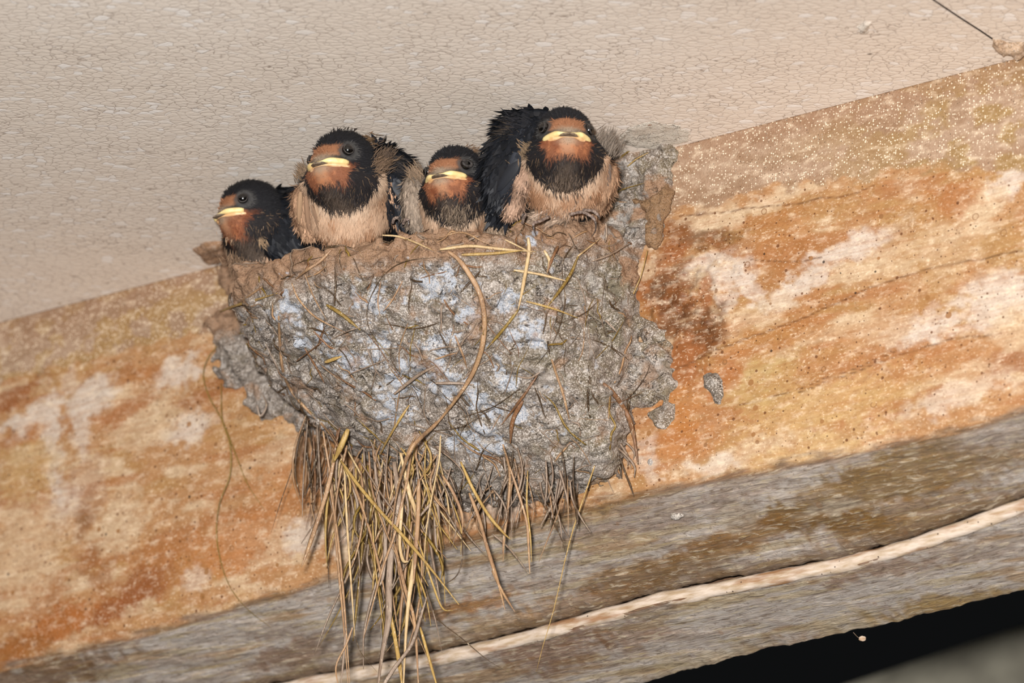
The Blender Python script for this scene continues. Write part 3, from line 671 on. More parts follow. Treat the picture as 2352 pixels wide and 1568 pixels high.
nc = np.zeros((len(NV), 3)); nc[:] = lin((156, 143, 130))
nf = fbm(s_ / 12, d_ / 12, v_ / 9, 91); nf2 = fbm(s_ / 7, d_ / 7, v_ / 5, 95)
nc = mixc(nc, (172, 160, 148), sstep(.45, .62, nf)); nc = mixc(nc, (140, 127, 104), sstep(.52, .66, nf2) * .7)
nc = mixc(nc, (146, 136, 110), sstep(.5, .62, fbm(s_ / 9, d_ / 9, v_ / 9, 97)) * sstep(20, 60, s_) * .8)
nc = mixc(nc, (182, 146, 116), 1 - old)
nc = mixc(nc, (166, 128, 98), (1 - old) * sstep(.5, .65, nf2) * .8)
# chalky droppings on the outside
tree = BVHTree.FromPolygons([tuple(v) for v in NL.tolist()], [tuple(q) for q in NQ.tolist()])
FI = FRAME.inverted(); CAML = FI @ Vector(CAM.tolist())
def cast(x, y):
    dv = (FI.to_3x3() @ Vector(ray(x, y).tolist())).normalized(); hit = tree.ray_cast(CAML, dv)
    return hit if hit[0] is not None else None
DROPS = [(1010, 660, 9, 5), (1040, 672, 5, 4), (655, 695, 3, 6), (680, 725, 5, 4), (850, 690, 6, 4), (740, 770, 4, 3), (790, 835, 6, 3.5), (870, 800, 4, 8), (845, 830, 6, 3), (960, 850, 8, 2.5), (920, 875, 6, 2.5), (1010, 790, 7, 3), (1060, 720, 4, 5), (1140, 860, 4, 5), (1150, 885, 4, 3),
         (1105, 920, 4, 5), (1090, 905, 3, 6), (1125, 930, 5, 3), (1070, 1000, 6, 3), (1110, 1000, 4, 6), (1110, 1025, 6, 3), (1040, 1010, 4, 3), (1215, 755, 5, 5), (1180, 765, 4, 2.5), (1225, 790, 5, 2), (1170, 690, 5, 3), (905, 920, 6, 5), (890, 960, 5, 3), (935, 900, 4, 4), (1015, 890, 4, 5), (1030, 870, 3, 4), (1200, 945, 4, 3),
         (700, 790, 4, 3), (630, 720, 3, 3), (1450, 480, 6, 5), (1430, 520, 6, 6), (1400, 530, 4, 4), (1455, 560, 4, 3), (1500, 340, 6, 7), (1420, 375, 3, 3), (1440, 385, 3, 3), (1405, 700, 3, 6), (1230, 540, 3, 2), (1215, 545, 3, 3), (1330, 690, 6, 5), (1480, 850, 6, 5), (1280, 660, 8, 3), (1370, 640, 8, 3)]
dn = fbm(s_ / 2.4, d_ / 2.4, v_ / 2.0, 101, 4)
ns_ = fbm(s_ / 6, d_ / 6, v_ / 6, 103, 2) - .5
for (x, y, ra, rb) in DROPS:
    hh = cast(x, y)
    if hh is None: continue
    c0 = hh[0]; c0 = np.array([c0.x, -c0.y, -c0.z]) * 1000
    r = np.sqrt(((s_ - c0[0] + ns_ * 8) / ra) ** 2 + ((d_ - c0[1]) / max(ra, rb)) ** 2 + ((v_ - c0[2] + ns_ * 6) / rb) ** 2)
    blue = x < 1250
    nc = mixc(nc, (216, 224, 236) if blue else (196, 190, 182), sstep(.95, .6, r + (dn - .5) * 4.2) * (.9 if blue else .7))
nc = mixc(nc, (206, 210, 218), sstep(.68, .73, dn) * old * .8 * (d_ > 20))
nc = nc * (0.80 - .06 * old[:, None])
mud = make_mesh('mud_cup', NL, [NQ], MUD, nest, nc)
z = mud.data.color_attributes.new('zone', 'FLOAT_COLOR', 'POINT'); z4 = np.stack([old, 1 - old, 0 * old, 1 + 0 * old], -1).astype(np.float32); z.data.foreach_set('color', z4.ravel())
del X, Y, Z, f, cup, rv, bb

# ------------------------------------------------------------------ stalks worked into the nest
UPW = (FI.to_3x3() @ Vector((0, -cP, -sP))).normalized(); UPW = np.array(UPW)      # towards the lens side, flat side of the blades faces out
def to_local(P): return np.array(P)
def stalk(name, P, wmm, mi, taper=(0.6, 0.25), flat=0.4, twist=0.6, sides=6, joints=False):
    P = catmull(np.asarray(P), 6 if len(P) < 12 else 2); n = len(P); t = np.linspace(0, 1, n)
    W = wmm / 2000 * np.minimum(1, taper[0] + (1 - taper[0]) * t / 0.15) * np.minimum(1, taper[1] + (1 - taper[1]) * (1 - t) / 0.35)
    W = W * (1 + 0.18 * (vnoise(t * n / 5, 0, 0, random.randint(0, 999)) - .5))
    if joints: W = W * (1 + .5 * np.exp(-((t - .45) / .012) ** 2))
    V, Q, C = tube(P, W, W * flat, sides, up=UPW, twist=twist * (random.random() - .5))
    return V, Q, C
def add_stalk(P, wmm, mi, **k):
    V, Q, C = stalk('', P, wmm, mi, **k)
    return make_mesh('grass_stalk', V, [Q, C], STRAW[mi], nest)
def loc(x, y, d): q = wallpt(x, y, d); return np.array([q[0], -q[1], -q[2]]) / 1000
def on_nest(pts, lift=0.7, dflt=None):
    out = []; ld = dflt
    if all(len(p) == 2 for p in pts):
        c = catmull([(x, y) for x, y in pts], 5); tt = []
        for x, y in c:
            hh = cast(x, y); tt.append((hh[0] - CAML).length if hh is not None else np.nan)
        tt = np.array(tt)
        if np.isnan(tt).all(): return [loc(x, y, 2) for x, y in c]
        i = np.arange(len(tt)); ok = ~np.isnan(tt); tt = np.interp(i, i[ok], tt[ok]); q = np.pad(tt, 2, mode='edge')
        tt = np.min([q[k:k + len(tt)] for k in range(5)], 0); q = np.pad(tt, 2, mode='edge'); tt = np.mean([q[k:k + len(tt)] for k in range(5)], 0) - lift / 1000
        return [np.array(CAML + (FI.to_3x3() @ Vector(ray(x, y).tolist())).normalized() * float(t)) for (x, y), t in zip(c, tt)]
    for p in pts:
        if len(p) == 3: out.append(loc(*p)); ld = p[2]; continue
        hh = cast(*p)
        if hh is None: out.append(loc(p[0], p[1], ld if ld is not None else 2)); continue
        q = np.array(hh[0]) + np.array(-(FI.to_3x3() @ Vector(ray(*p).tolist())).normalized()) * lift / 1000
        ld = -q[1] * 1000; out.append(q)
    return out
YEL, TAN, GRY, RUS, OLI, CRM, DRK = range(7)
px1 = 1 / 6.75
LAID = [([(1030, 578), (1052, 595), (1075, 625), (1100, 670), (1111, 715), (1112, 760), (1104, 810), (1082, 865), (1045, 920), (1000, 975), (950, 1022, 62), (925, 1080, 56), (908, 1150, 50), (898, 1240, 46)], 12, TAN), ([(1030, 578), (1052, 595), (1075, 625), (1100, 670), (1111, 715), (1112, 760), (1104, 810), (1082, 865), (1045, 920), (1005, 970), (965, 1010)], 12, TAN), 
 ([(1213, 545), (1215, 575), (1208, 620), (1199, 670), (1190, 712)], 9, CRM), ([(1190, 712), (1165, 745), (1140, 775), (1118, 800)], 7, OLI), ([(1328, 588), (1310, 630), (1280, 675), (1250, 712)], 7, OLI), ([(1209, 692), (1240, 700), (1280, 712), (1327, 730)], 5, YEL),
 ([(640, 725), (643, 790), (650, 850), (668, 895), (700, 935), (740, 975), (770, 1015, 44), (790, 1062, 42)], 7, TAN), ([(670, 650), (685, 685), (715, 720), (745, 740), (795, 764)], 4.5, TAN), ([(505, 716, 38), (540, 702), (590, 688), (637, 673)], 6, YEL), ([(527, 712, 38), (560, 688), (600, 660), (632, 636)], 5, TAN),
 ([(750, 700), (785, 722), (828, 758)], 9, OLI), ([(746, 832), (785, 818)], 9, YEL), ([(878, 540), (915, 543), (955, 557), (992, 574)], 4.5, CRM), ([(762, 572), (735, 600), (705, 620), (678, 642)], 7, TAN),
 ([(1000, 591), (930, 600), (885, 628), (858, 668), (843, 712), (848, 755), (868, 790), (873, 850)], 2, DRK), ([(1008, 545), (1062, 534), (1110, 555), (1158, 574)], 3.5, TAN), ([(1160, 550), (1200, 570), (1222, 582)], 4, CRM), ([(1010, 573), (1080, 565), (1150, 572), (1230, 578)], 7, CRM), ([(1060, 585), (1130, 582), (1200, 575)], 7, YEL),
 ([(1267, 825), (1278, 860), (1292, 900), (1302, 940), (1308, 965)], 6, TAN), ([(1385, 880), (1410, 905), (1440, 950), (1455, 1000), (1465, 1065, 6)], 11, RUS), ([(1234, 862), (1205, 905), (1175, 945), (1152, 975)], 6, RUS), ([(1200, 920), (1178, 965), (1172, 1018)], 11, RUS),
 ([(940, 930), (915, 968), (890, 1010), (873, 1045)], 6, YEL), ([(1240, 855), (1215, 868), (1180, 862)], 5, GRY), ([(1000, 880), (1050, 880), (1088, 884)], 7, GRY), ([(905, 905), (960, 862), (1000, 840)], 8, GRY), ([(1290, 590), (1292, 640), (1298, 690), (1285, 750), (1262, 800), (1225, 845)], 2.6, DRK),
 ([(1330, 733), (1345, 770), (1365, 815), (1362, 845)], 1.5, GRY), ([(1320, 560), (1300, 585), (1290, 610)], 3, DRK), ([(1250, 575), (1262, 600), (1256, 628)], 7, CRM), ([(1282, 565), (1270, 590), (1256, 628)], 7, RUS), ([(1358, 600), (1400, 585), (1450, 556)], 5, GRY), ([(1325, 590), (1350, 570), (1378, 548)], 4, CRM),
 ([(1180, 620), (1240, 630), (1300, 645)], 6, CRM), ([(1055, 960), (1130, 935), (1190, 895), (1240, 860)], 1.8, DRK), ([(990, 990), (1060, 980), (1110, 950), (1150, 930)], 1.6, DRK), ([(1390, 640), (1382, 720), (1395, 790)], 1.4, DRK), ([(1390, 735), (1405, 750), (1420, 765)], 5, GRY),
 ([(700, 630), (720, 680), (750, 735)], 3, TAN), ([(875, 645), (868, 690), (873, 725)], 3, TAN), ([(925, 645), (900, 690), (880, 715)], 4, TAN), ([(760, 780), (800, 760), (850, 745)], 3, GRY), ([(720, 760), (755, 795), (770, 800)], 5, RUS), ([(700, 800), (730, 850), (745, 880)], 5, RUS), ([(680, 830), (720, 800), (745, 780)], 3, RUS),
 ([(610, 790), (635, 840), (650, 880)], 4, GRY), ([(800, 860), (850, 840), (900, 820)], 3, GRY), ([(1045, 770), (1065, 820), (1072, 845)], 5, TAN), ([(1000, 825), (1030, 815), (1050, 810)], 4, TAN), ([(1135, 845), (1120, 815), (1095, 800)], 3, RUS), ([(1290, 740), (1340, 720), (1375, 690)], 2, DRK)]
LAID += [([(1487, 575, 6), (1470, 640, 6), (1435, 720, 6), (1418, 790, 6), (1411, 860, 7), (1407, 920, 9), (1385, 1010, 12), (1352, 1110, 14), (1318, 1210, 14), (1297, 1290, 13), (1272, 1400, 11), (1248, 1480, 9), (1232, 1542, 7)], 3.4, YEL),
 ([(1400, 385, 5), (1440, 350, 6), (1480, 325, 6)], 4, OLI), ([(1385, 478, 6), (1420, 440, 7), (1480, 420, 7)], 3.5, OLI), ([(1390, 463, 6), (1440, 464, 6)], 4, TAN), ([(1440, 383, 6), (1462, 365, 7), (1490, 350, 6)], 3, YEL), ([(1404, 350, 4), (1440, 330, 6), (1455, 305, 6)], 3, TAN), ([(1425, 306, 4), (1450, 315, 5)], 6, YEL)]
HANG = [([(800, 985, 48), (785, 1020, 48), (766, 1062, 46)], 14, YEL), ([(768, 1055, 46), (750, 1130, 44), (728, 1200, 42), (706, 1265, 40), (692, 1302, 40)], 11, TAN),
 ([(783, 1058, 47), (820, 1110, 47), (870, 1170, 46), (930, 1235, 46), (985, 1300, 46), (1054, 1388, 45)], 9, YEL), ([(742, 990, 44), (762, 1120, 38), (775, 1280, 36), (788, 1420, 35), (800, 1580, 35)], 6, TAN), ([(755, 1100, 40), (775, 1230, 38), (790, 1380, 36), (804, 1580, 35)], 6, TAN),
 ([(790, 1060, 42), (797, 1200, 42), (806, 1330, 41), (815, 1460, 40)], 5.5, CRM), ([(815, 1460, 40), (830, 1500, 40), (868, 1545, 40)], 1.4, DRK), ([(905, 1060, 44), (915, 1150, 42), (900, 1250, 40), (893, 1340, 40), (892, 1420, 40), (878, 1500, 40), (866, 1590, 40)], 17, GRY), 
 ([(800, 1080, 40), (830, 1160, 40), (855, 1240, 40), (875, 1320, 40), (885, 1370, 40)], 7, TAN), ([(945, 1030, 50), (935, 1100, 46), (922, 1160, 44), (905, 1230, 43), (880, 1300, 42), (858, 1380, 42), (835, 1465, 42)], 7, TAN), ([(920, 1040, 50), (940, 1130, 44), (958, 1190, 43), (954, 1270, 42), (940, 1370, 42), (932, 1460, 42), (926, 1590, 42)], 11, CRM),
 ([(962, 1100, 44), (960, 1180, 44), (955, 1260, 44), (950, 1340, 44)], 11, TAN), ([(925, 1150, 44), (918, 1240, 42), (925, 1285, 42), (938, 1290, 42)], 9, CRM), ([(905, 1245, 40), (930, 1350, 40), (952, 1430, 40), (962, 1590, 40)], 8, TAN), ([(895, 1400, 38), (910, 1480, 38), (920, 1540, 38), (925, 1590, 38)], 10, YEL), ([(965, 1440, 40), (985, 1510, 40), (1008, 1590, 40)], 7, YEL),
 ([(870, 1590, 44), (905, 1535, 44), (945, 1480, 44), (965, 1420, 44), (980, 1370, 44)], 9, GRY), ([(955, 1290, 40), (985, 1370, 40), (1005, 1420, 40), (1060, 1465, 38), (1120, 1515, 36), (1172, 1546, 35)], 2.4, DRK), ([(1012, 1000, 60), (1008, 1060, 58), (992, 1140, 54), (978, 1230, 50), (972, 1330, 48)], 4, CRM),
 ([(1078, 1132, 36), (1100, 1190, 34), (1120, 1260, 33), (1145, 1340, 33), (1160, 1400, 33)], 9, TAN), ([(1130, 1310, 33), (1155, 1360, 33), (1183, 1405, 34)], 6, TAN), ([(1058, 1060, 46), (1085, 1120, 44), (1120, 1180, 42), (1155, 1222, 40), (1172, 1238, 40)], 7, YEL), ([(1015, 1090, 44), (1040, 1130, 42), (1060, 1180, 40), (1062, 1225, 38)], 7, TAN), ([(1060, 1225, 38), (1062, 1280, 38), (1050, 1320, 38), (1022, 1342, 38)], 3, DRK),
 ([(1155, 1020, 40), (1170, 1080, 32), (1168, 1150, 28), (1160, 1220, 26), (1155, 1290, 26)], 6, TAN), ([(1170, 1070, 34), (1190, 1130, 30), (1210, 1200, 26), (1214, 1260, 25), (1217, 1318, 25)], 6, TAN), ([(1212, 1080, 28), (1210, 1160, 26), (1218, 1230, 25), (1221, 1290, 24)], 4, YEL), ([(1130, 1225, 24), (1170, 1260, 22), (1215, 1318, 22)], 5, GRY),
 ([(1318, 1000, 12), (1310, 1060, 12), (1290, 1120, 13), (1262, 1170, 13), (1240, 1210, 13)], 10, GRY), ([(1310, 985, 12), (1328, 1060, 8), (1325, 1140, 6)], 7, GRY), ([(1385, 985, 8), (1400, 1010, 7), (1412, 1046, 6)], 7, GRY), ([(1367, 950, 8), (1382, 1010, 6), (1376, 1060, 6)], 8, GRY),
 ([(960, 1240, 44), (990, 1330, 43), (1015, 1395, 42), (1040, 1402, 42)], 5, YEL), ([(960, 1190, 40), (1000, 1150, 40), (1008, 1200, 40), (998, 1210, 40)], 7, GRY), ([(860, 1060, 42), (870, 1150, 40), (885, 1230, 40), (880, 1320, 40), (872, 1345, 40)], 9, GRY), ([(730, 1030, 20), (745, 1150, 16), (752, 1260, 14), (755, 1350, 14)], 4, DRK),
 ([(700, 1010, 16), (712, 1110, 12), (730, 1180, 12)], 5, TAN), ([(505, 788, 4), (478, 822, 4), (467, 862, 4), (480, 910, 5), (510, 965, 6), (540, 1040, 6), (568, 1110, 5), (608, 1172, 3)], 3.2, OLI), ([(508, 880, 5), (510, 960, 7), (528, 1020, 8), (528, 1090, 7), (503, 1160, 6), (498, 1240, 5), (520, 1330, 5), (562, 1392, 4), (622, 1440, 3)], 3.2, OLI),
 ([(810, 1440, 36), (795, 1480, 36), (772, 1530, 36), (778, 1580, 36)], 5, TAN), ([(795, 1440, 35), (790, 1500, 35), (782, 1580, 35)], 6, GRY), ([(590, 930, 20), (598, 955, 18), (612, 930, 18), (600, 900, 22)], 5, GRY), ([(838, 1080, 42), (845, 1200, 40), (830, 1300, 38), (818, 1340, 38)], 5, DRK)]
n_st = 0
for pts, wpx, mi in LAID: add_stalk(on_nest(pts), wpx * px1, mi); n_st += 1
for pts, wpx, mi in HANG: add_stalk([loc(*p) for p in pts], wpx * px1, mi, twist=1.5); n_st += 1
print('stalks', n_st)
# the rest of the fibres, too many to count
rr_ = np.random.default_rng(21)
def rnd_hang(n, x0, x1, y0, y1, l0, l1, w0, w1, d0, d1, mats, spread=60):
    out = []
    for _ in range(n):
        x = rr_.uniform(x0, x1); y = rr_.uniform(y0, y1); L = rr_.uniform(l0, l1); dx = rr_.normal(0, spread) * L / 300; d = rr_.uniform(d0, d1); b = rr_.normal(0, 12)
        q = [loc(x, y, d), loc(x + dx * .3 + b, y + L * .35, d - 2), loc(x + dx * .7 + b, y + L * .7, d - 3), loc(x + dx, y + L, d - 4)]
        out.append((q, rr_.uniform(w0, w1) * px1, int(rr_.choice(mats))))
    return out
BITS = rnd_hang(80, 760, 1010, 1000, 1100, 70, 260, 3, 7, 26, 46, [TAN, YEL, GRY, TAN, GRY, CRM], 110) + rnd_hang(60, 800, 1010, 1050, 1260, 100, 300, 3, 8, 28, 42, [TAN, YEL, GRY, GRY, OLI], 70)
BITS += rnd_hang(90, 960, 1330, 1010, 1130, 50, 170, 2.5, 7, 8, 32, [GRY, GRY, TAN, DRK, GRY], 90) + rnd_hang(40, 690, 800, 950, 1030, 60, 240, 2, 6, 14, 36, [GRY, DRK, TAN, RUS], 50)
BITS += rnd_hang(26, 1330, 1430, 960, 1060, 30, 110, 2.5, 7, 3, 8, [GRY, GRY, DRK], 90)
# short bits lying on the mud
P3 = []; cum = None
idx = rr_.choice(len(NL), 60000)
cand = NL[idx]; cd = -cand[:, 1] * 1000; cv = -cand[:, 2] * 1000
okk = (cd > 8) & (cv > 34); cand = cand[okk]
for k in range(850):
    p = cand[rr_.integers(len(cand))]; v = -p[2] * 1000
    L = rr_.uniform(4, 20) / 1000 * (1.2 if v > 70 else 0.8); a = rr_.uniform(0, 2 * math.pi) if v < 80 else math.pi / 2 + rr_.normal(0, .6)
    hit = tree.find_nearest(Vector(p)); n0 = hit[1]
    n0 = Vector((n0[0], n0[1], n0[2])); 
    if n0.y > 0.3: continue
    t1 = n0.cross(Vector((0, 0, 1))).normalized(); t2 = n0.cross(t1); D = t1 * math.cos(a) - t2 * math.sin(a)
    pts = []; cur = Vector(p)
    bend = rr_.normal(0, .25)
    for j in range(5):
        hh = tree.find_nearest(cur)
        if hh[0] is None: break
        outn = hh[1] if hh[1].dot(Vector((0, -1, 0)) ) > -0.4 else -hh[1]
        pts.append(np.array(hh[0] + outn * 0.0004)); cur = hh[0] + D * (L / 4); D = (D + outn.cross(D) * bend * .3).normalized()
    if len(pts) == 5: BITS.append((pts, float(rr_.choice([1.2, 2, 2.6, 3.5, 5])) * px1, int(rr_.choice([GRY, GRY, GRY, TAN, DRK, DRK, RUS, OLI]))))
# loose fibre ends poking out of the underside
by = {}
for P, wm, mi in BITS: by.setdefault(mi, []).append(stalk('', P, wm, mi, sides=4))
allp = []; matid = []
for mi, L in by.items():
    for q in L: allp.append(q); matid.append((mi, len(q[1]), len(q[2])))
Vf, Ff = merge(allp)
fib = make_mesh('grass_fibres', Vf, Ff, STRAW[0], nest); fib['kind'] = 'stuff'
for m in STRAW[1:]: fib.data.materials.append(m)
qs = np.concatenate([np.full(a, m) for m, a, b in matid] + [np.full(b, m) for m, a, b in matid]) if all(len(q) == 4 for q in []) else None
order = sorted(set(f.shape[1] for f in Ff), key=lambda k: [f.shape[1] for f in Ff].index(k))
if len(Ff) == 1:                     # quads and 4-sided caps interleave per stalk
    mi_all = np.concatenate([np.full(a + b, m) for m, a, b in matid])
    fib.data.polygons.foreach_set('material_index', mi_all.astype(np.int32))

# ------------------------------------------------------------------ the four young swallows
BLK = (27, 27, 30); NAVY = (25, 27, 32); BUFF = (164, 128, 100); BUFFL = (184, 154, 128); RUF = (124, 78, 54); COLLAR = (34, 31, 32); COLLARG = (84, 71, 60); FLUFF = (122, 100, 78); GREYB = (150, 132, 116)
def sample_quads(V, Q, n, g):
    A, B, C, D = [V[Q[:, k]] for k in range(4)]
    nr = np.cross(C - A, D - B); ar = np.linalg.norm(nr, axis=1) + 1e-9
    i = g.choice(len(Q), n, p=ar / ar.sum()); a, b = g.random((2, n, 1))
    P = (A[i] * (1 - a) + B[i] * a) * (1 - b) + (D[i] * (1 - a) + C[i] * a) * b
    return P, nr[i] / ar[i][:, None], ar.sum() / 2
def blades(P, N, F, L, W, C, g, lift=0.3, curl=0.35, seg=3):
    """tapering feather barbs: roots P, surface normals N, flow F, lengths L, widths W, colours C"""
    n = len(P); T = F - N * (F * N).sum(1)[:, None]; T = T + g.normal(0, .22, (n, 3)); T /= np.linalg.norm(T, axis=1)[:, None] + 1e-9
    D = T + N * (lift * (0.6 + .8 * g.random((n, 1)))); D /= np.linalg.norm(D, axis=1)[:, None]
    Sd = np.cross(D, N); Sd /= np.linalg.norm(Sd, axis=1)[:, None] + 1e-9
    rows = []; L = np.asarray(L)[:, None]; W = np.asarray(W)[:, None]
    prof = [0.7, 1.0, 0.75][:seg]
    for k in range(seg):
        t = k / seg; cen = P - N * 0.15 + D * L * t + (-N) * curl * L * t * t * 0.5 + (T * 0)
        rows.append(cen - Sd * W / 2 * prof[k]); rows.append(cen + Sd * W / 2 * prof[k])
    tip = P + D * L - N * (curl * L * 0.5 * lift)
    V = np.stack(rows + [tip], 1); m = 2 * seg + 1
    base = np.arange(n)[:, None] * m
    Q = np.concatenate([base + np.array([[2 * k, 2 * k + 1, 2 * k + 3, 2 * k + 2]]) for k in range(seg - 1)])
    Tr = base + np.array([[2 * seg - 2, 2 * seg - 1, 2 * seg]])
    col = np.repeat(C[:, None, :], m, 1); col[:, :2] *= 0.9
    return V.reshape(-1, 3), Q, Tr, col.reshape(-1, 3)
def feather(p0, p1, w, nrm, bend=0.0, n=10):
    """one flight feather: vane with a raised shaft line"""
    p0, p1, nrm = [np.asarray(q, float) for q in (p0, p1, nrm)]
    D = p1 - p0; L = np.linalg.norm(D); D /= L; Sd = np.cross(D, nrm); Sd /= np.linalg.norm(Sd); nn = np.cross(Sd, D)
    t = np.linspace(0, 1, n)[:, None]; c = p0 + D * L * t + nn * bend * L * (t - t * t) * 4 * .25
    wv = w / 2 * np.clip(np.minimum(0.45 + t * 3, np.sqrt(np.clip(1 - t ** 3.5, 0, 1)) + .02), 0, 1)
    V = np.stack([c - Sd * wv - nn * .25, c + nn * 0.15, c + Sd * wv - nn * .25], 1).reshape(-1, 3)
    i = np.arange(n - 1)[:, None] * 3
    Q = np.concatenate([i + [[0, 1, 4, 3]], i + [[1, 2, 5, 4]]])
    return V, Q
def ell(P, c, r, R=None):
    x = P - np.asarray(c)
    if R is not None: x = x @ R
    r = np.asarray(r); return (np.sqrt(((x / r) ** 2).sum(-1)) - 1) * r.min()
def sdf_mesh(fn, lo, hi, h):
    g = [np.arange(a, b + h, h) for a, b in zip(lo, hi)]
    P = np.stack(np.meshgrid(*g, indexing='ij'), -1); f = fn(P)
    V, Q = surface_nets(f, lo, h); return relax(V, Q, 2, .5), Q

def make_chick(label, seed, head, yaw, pitch, hs, body, wings, tufts, mode='', face_c=True, blink=False, thr=0, colr=13.6, ribbons=(), toes=(), base=(0, 0)):
    g = np.random.default_rng(seed)
    hx, hy, hd = head; q = wallpt(hx, hy, hd); H = SDV(*q); zc = (H - CAM)[1] * cP + (H - CAM)[2] * sP
    print(label[:30], 'head s,d,v', q.round(1))
    def pt(px, py, dd, back=True):
        if back: dd = dd + max(0.0, py - hy - 85) * .13
        return (CAM + ray(px, py) * (zc + dd / 1000) - H) * 1000
    y, p = math.radians(yaw), math.radians(pitch)
    Fv = np.array([math.sin(y) * math.cos(p), -math.cos(y) * math.cos(p), math.sin(p)]); Rv = np.array([math.cos(y), math.sin(y), 0]); Uv = np.cross(Fv, Rv); Uv = Uv if Uv[2] > 0 else -Uv
    HM = np.stack([Rv, Fv, Uv], 1)          # columns: head axes; x_world = HM @ x_head
    hw = lambda v: HM @ (np.asarray(v, float) * hs)
    root_loc = H + pt(base[0], base[1], 12) / 1000
    root = empty('swallow_chick', label, 'bird', root_loc.tolist(), 'young swallows sitting in the nest')
    off = (H - root_loc)
    W = lambda V: np.asarray(V) / 1000 + off
    bl = [(pt(*b[:3]), b[3:6]) for b in body]
    def fn(P):
        f = ell(P, hw((0, -1, 1.6)), np.array((9.4, 11.4, 9.3)) * hs, HM)
        f = smin(f, ell(P, hw((0, 5.2, -1.6)), np.array((7.3, 7.4, 6.0)) * hs, HM), 2.0)
        f = smin(f, ell(P, hw((0, 3.0, -6.2)), np.array((8.3, 8.2, 6.0)) * hs, HM), 3.0)
        f = smin(f, ell(P, hw((0, -5, -6)), np.array((9.4, 9, 9)) * hs, HM), 4)
        for c, r in bl: f = smin(f, ell(P, c, r), 5)
        return f
    allc = np.array([c for c, r in bl] + [[0, 0, 0]]); allr = np.array([r for c, r in bl] + [[14, 14, 14]])
    lo = (allc - allr).min(0) - 3; hi = (allc + allr).max(0) + 3
    V, Q = sdf_mesh(fn, lo, hi, 0.75)
    ceil_mm = (CZ - H[2]) * 1000 - 0.8
    V[:, 2] = np.minimum(V[:, 2], ceil_mm)
    chest = bl[1][0]
    def colour(P):
        x = P @ HM / hs; r, f_, u = x.T; n = fbm(P[:, 0] / 1.3, P[:, 1] / 1.3, P[:, 2] / 1.3, seed, 3) - .5; n2 = fbm(P[:, 0] / 4, P[:, 1] / 4, P[:, 2] / 4, seed + 5, 2) - .5
        c = np.zeros((len(P), 3)); c[:] = lin(BLK)
        rad = np.sqrt(r * r + (f_ - 1.5) ** 2 + (u + 3) ** 2)
        front = (P[:, 1] < 7 + np.clip(-8 - P[:, 2], 0, 60) * 1.1 + n * 4) if mode != 'side' else (P[:, 0] < pt(600, 560, 0)[0] + 8)
        bodyz = rad + n * 2.2 > colr
        cb = np.zeros_like(c); cb[:] = lin(BUFF); cb = mixc(cb, BUFFL, sstep(-.05, .12, n2) * .9); cb = mixc(cb, (146, 106, 76), sstep(.05, .2, -n2) * .7)
        cb = mixc(cb, (206, 184, 160), sstep(17.5, 14, rad) * .5)
        cc = np.zeros_like(c); cc[:] = lin(COLLAR); cc = mixc(cc, COLLARG, sstep(6.5, 1, np.abs(r + n * 4)) * sstep(-8, -12, u) * .75)
        under = (u < -5.6 + n * 2.0) & (rad > 8)
        c = np.where((under & front)[:, None], cc, c)
        c = np.where((bodyz & front & (u < -4))[:, None], cb, c)
        # throat
        th = sstep(9.0, 7.6, np.abs(r) + n * 2 + np.clip(-4 - u, 0, 9) * .45) * sstep(-1.8, -2.8, u + n) * sstep(-8.9 - thr, -6.9 - thr, u + n * 3 + 0.03 * r * r) * sstep(-2, 1, f_ + n)
        tc = np.zeros_like(c); tc[:] = lin(RUF); tc = mixc(tc, (176, 132, 100), sstep(3.4, 1.2, np.abs(r + n)) * sstep(-12, -4, u) * .75); tc = mixc(tc, (112, 60, 36), sstep(.02, .12, n2) * .6); tc = mixc(tc, (176, 116, 78), sstep(.04, .16, n) * .5)
        c = c * (1 - th[:, None]) + tc * th[:, None]
        # forehead
        fh = sstep(7.4, 6.4, np.abs(r) + n * 1.5) * sstep(0.2, .9, u + n * .6) * sstep(5.2, 4.5, u + 0.02 * r * r + n * .9) * sstep(4.5, 6.5, f_)
        fc_ = np.zeros_like(c); fc_[:] = lin((138, 95, 68)); 
        c = c * (1 - fh[:, None]) + fc_ * fh[:, None]
        gl = np.exp(-((r / 4.2) ** 2)) * sstep(2.4, .6, u + n) * sstep(-2.6, -1.6, u) * sstep(7, 9.5, f_)
        c = mixc(c, (138, 122, 104), gl * .95)
        gc = np.exp(-((r / 3.4) ** 2)) * sstep(-1.6, -2.6, u) * sstep(-5.5, -3.6, u) * sstep(8, 10, f_); c = mixc(c, (150, 132, 112), gc * .8)
        # dark lores, grey ring about the eye
        for sg in (-1, 1):
            de = np.sqrt((r - sg * 7.6) ** 2 + (f_ - 6.0) ** 2 + (u - 2.1) ** 2)
            c = mixc(c, (50, 48, 48), sstep(4.4, 3, de + n) * .85); c = mixc(c, (84, 84, 82), np.exp(-((de - 2.9) / .5) ** 2) * .5)
        return np.clip(c, 0, 1)
    vc = colour(V)
    body_o = make_mesh('body', W(V), [Q], PLUME, root, vc)
    # soft plumage
    P, N, area_ = sample_quads(V, Q, 30000, g)
    x = P @ HM / hs; r, f_, u = x.T
    keep = np.ones(len(P), bool)
    for sg in (-1, 1): keep &= ((r - sg * 7.8) ** 2 + (f_ - 7.2) ** 2 + (u - 2.1) ** 2) > 3.3 ** 2
    keep &= ~((np.abs(u + 1.9) < 1.0) & (f_ > 5)); keep &= P[:, 2] > -46
    P, N, x = P[keep], N[keep], x[keep]; r, f_, u = x.T; n = len(P)
    head_w = sstep(-9, -5, u)[:, None] * (np.linalg.norm(x, axis=1) < 16)[:, None]
    Fh = -Fv * 1.0 - Uv * .35 + 0 * P; Fb = np.array([0, 0.15, -1.0]) + 0 * P
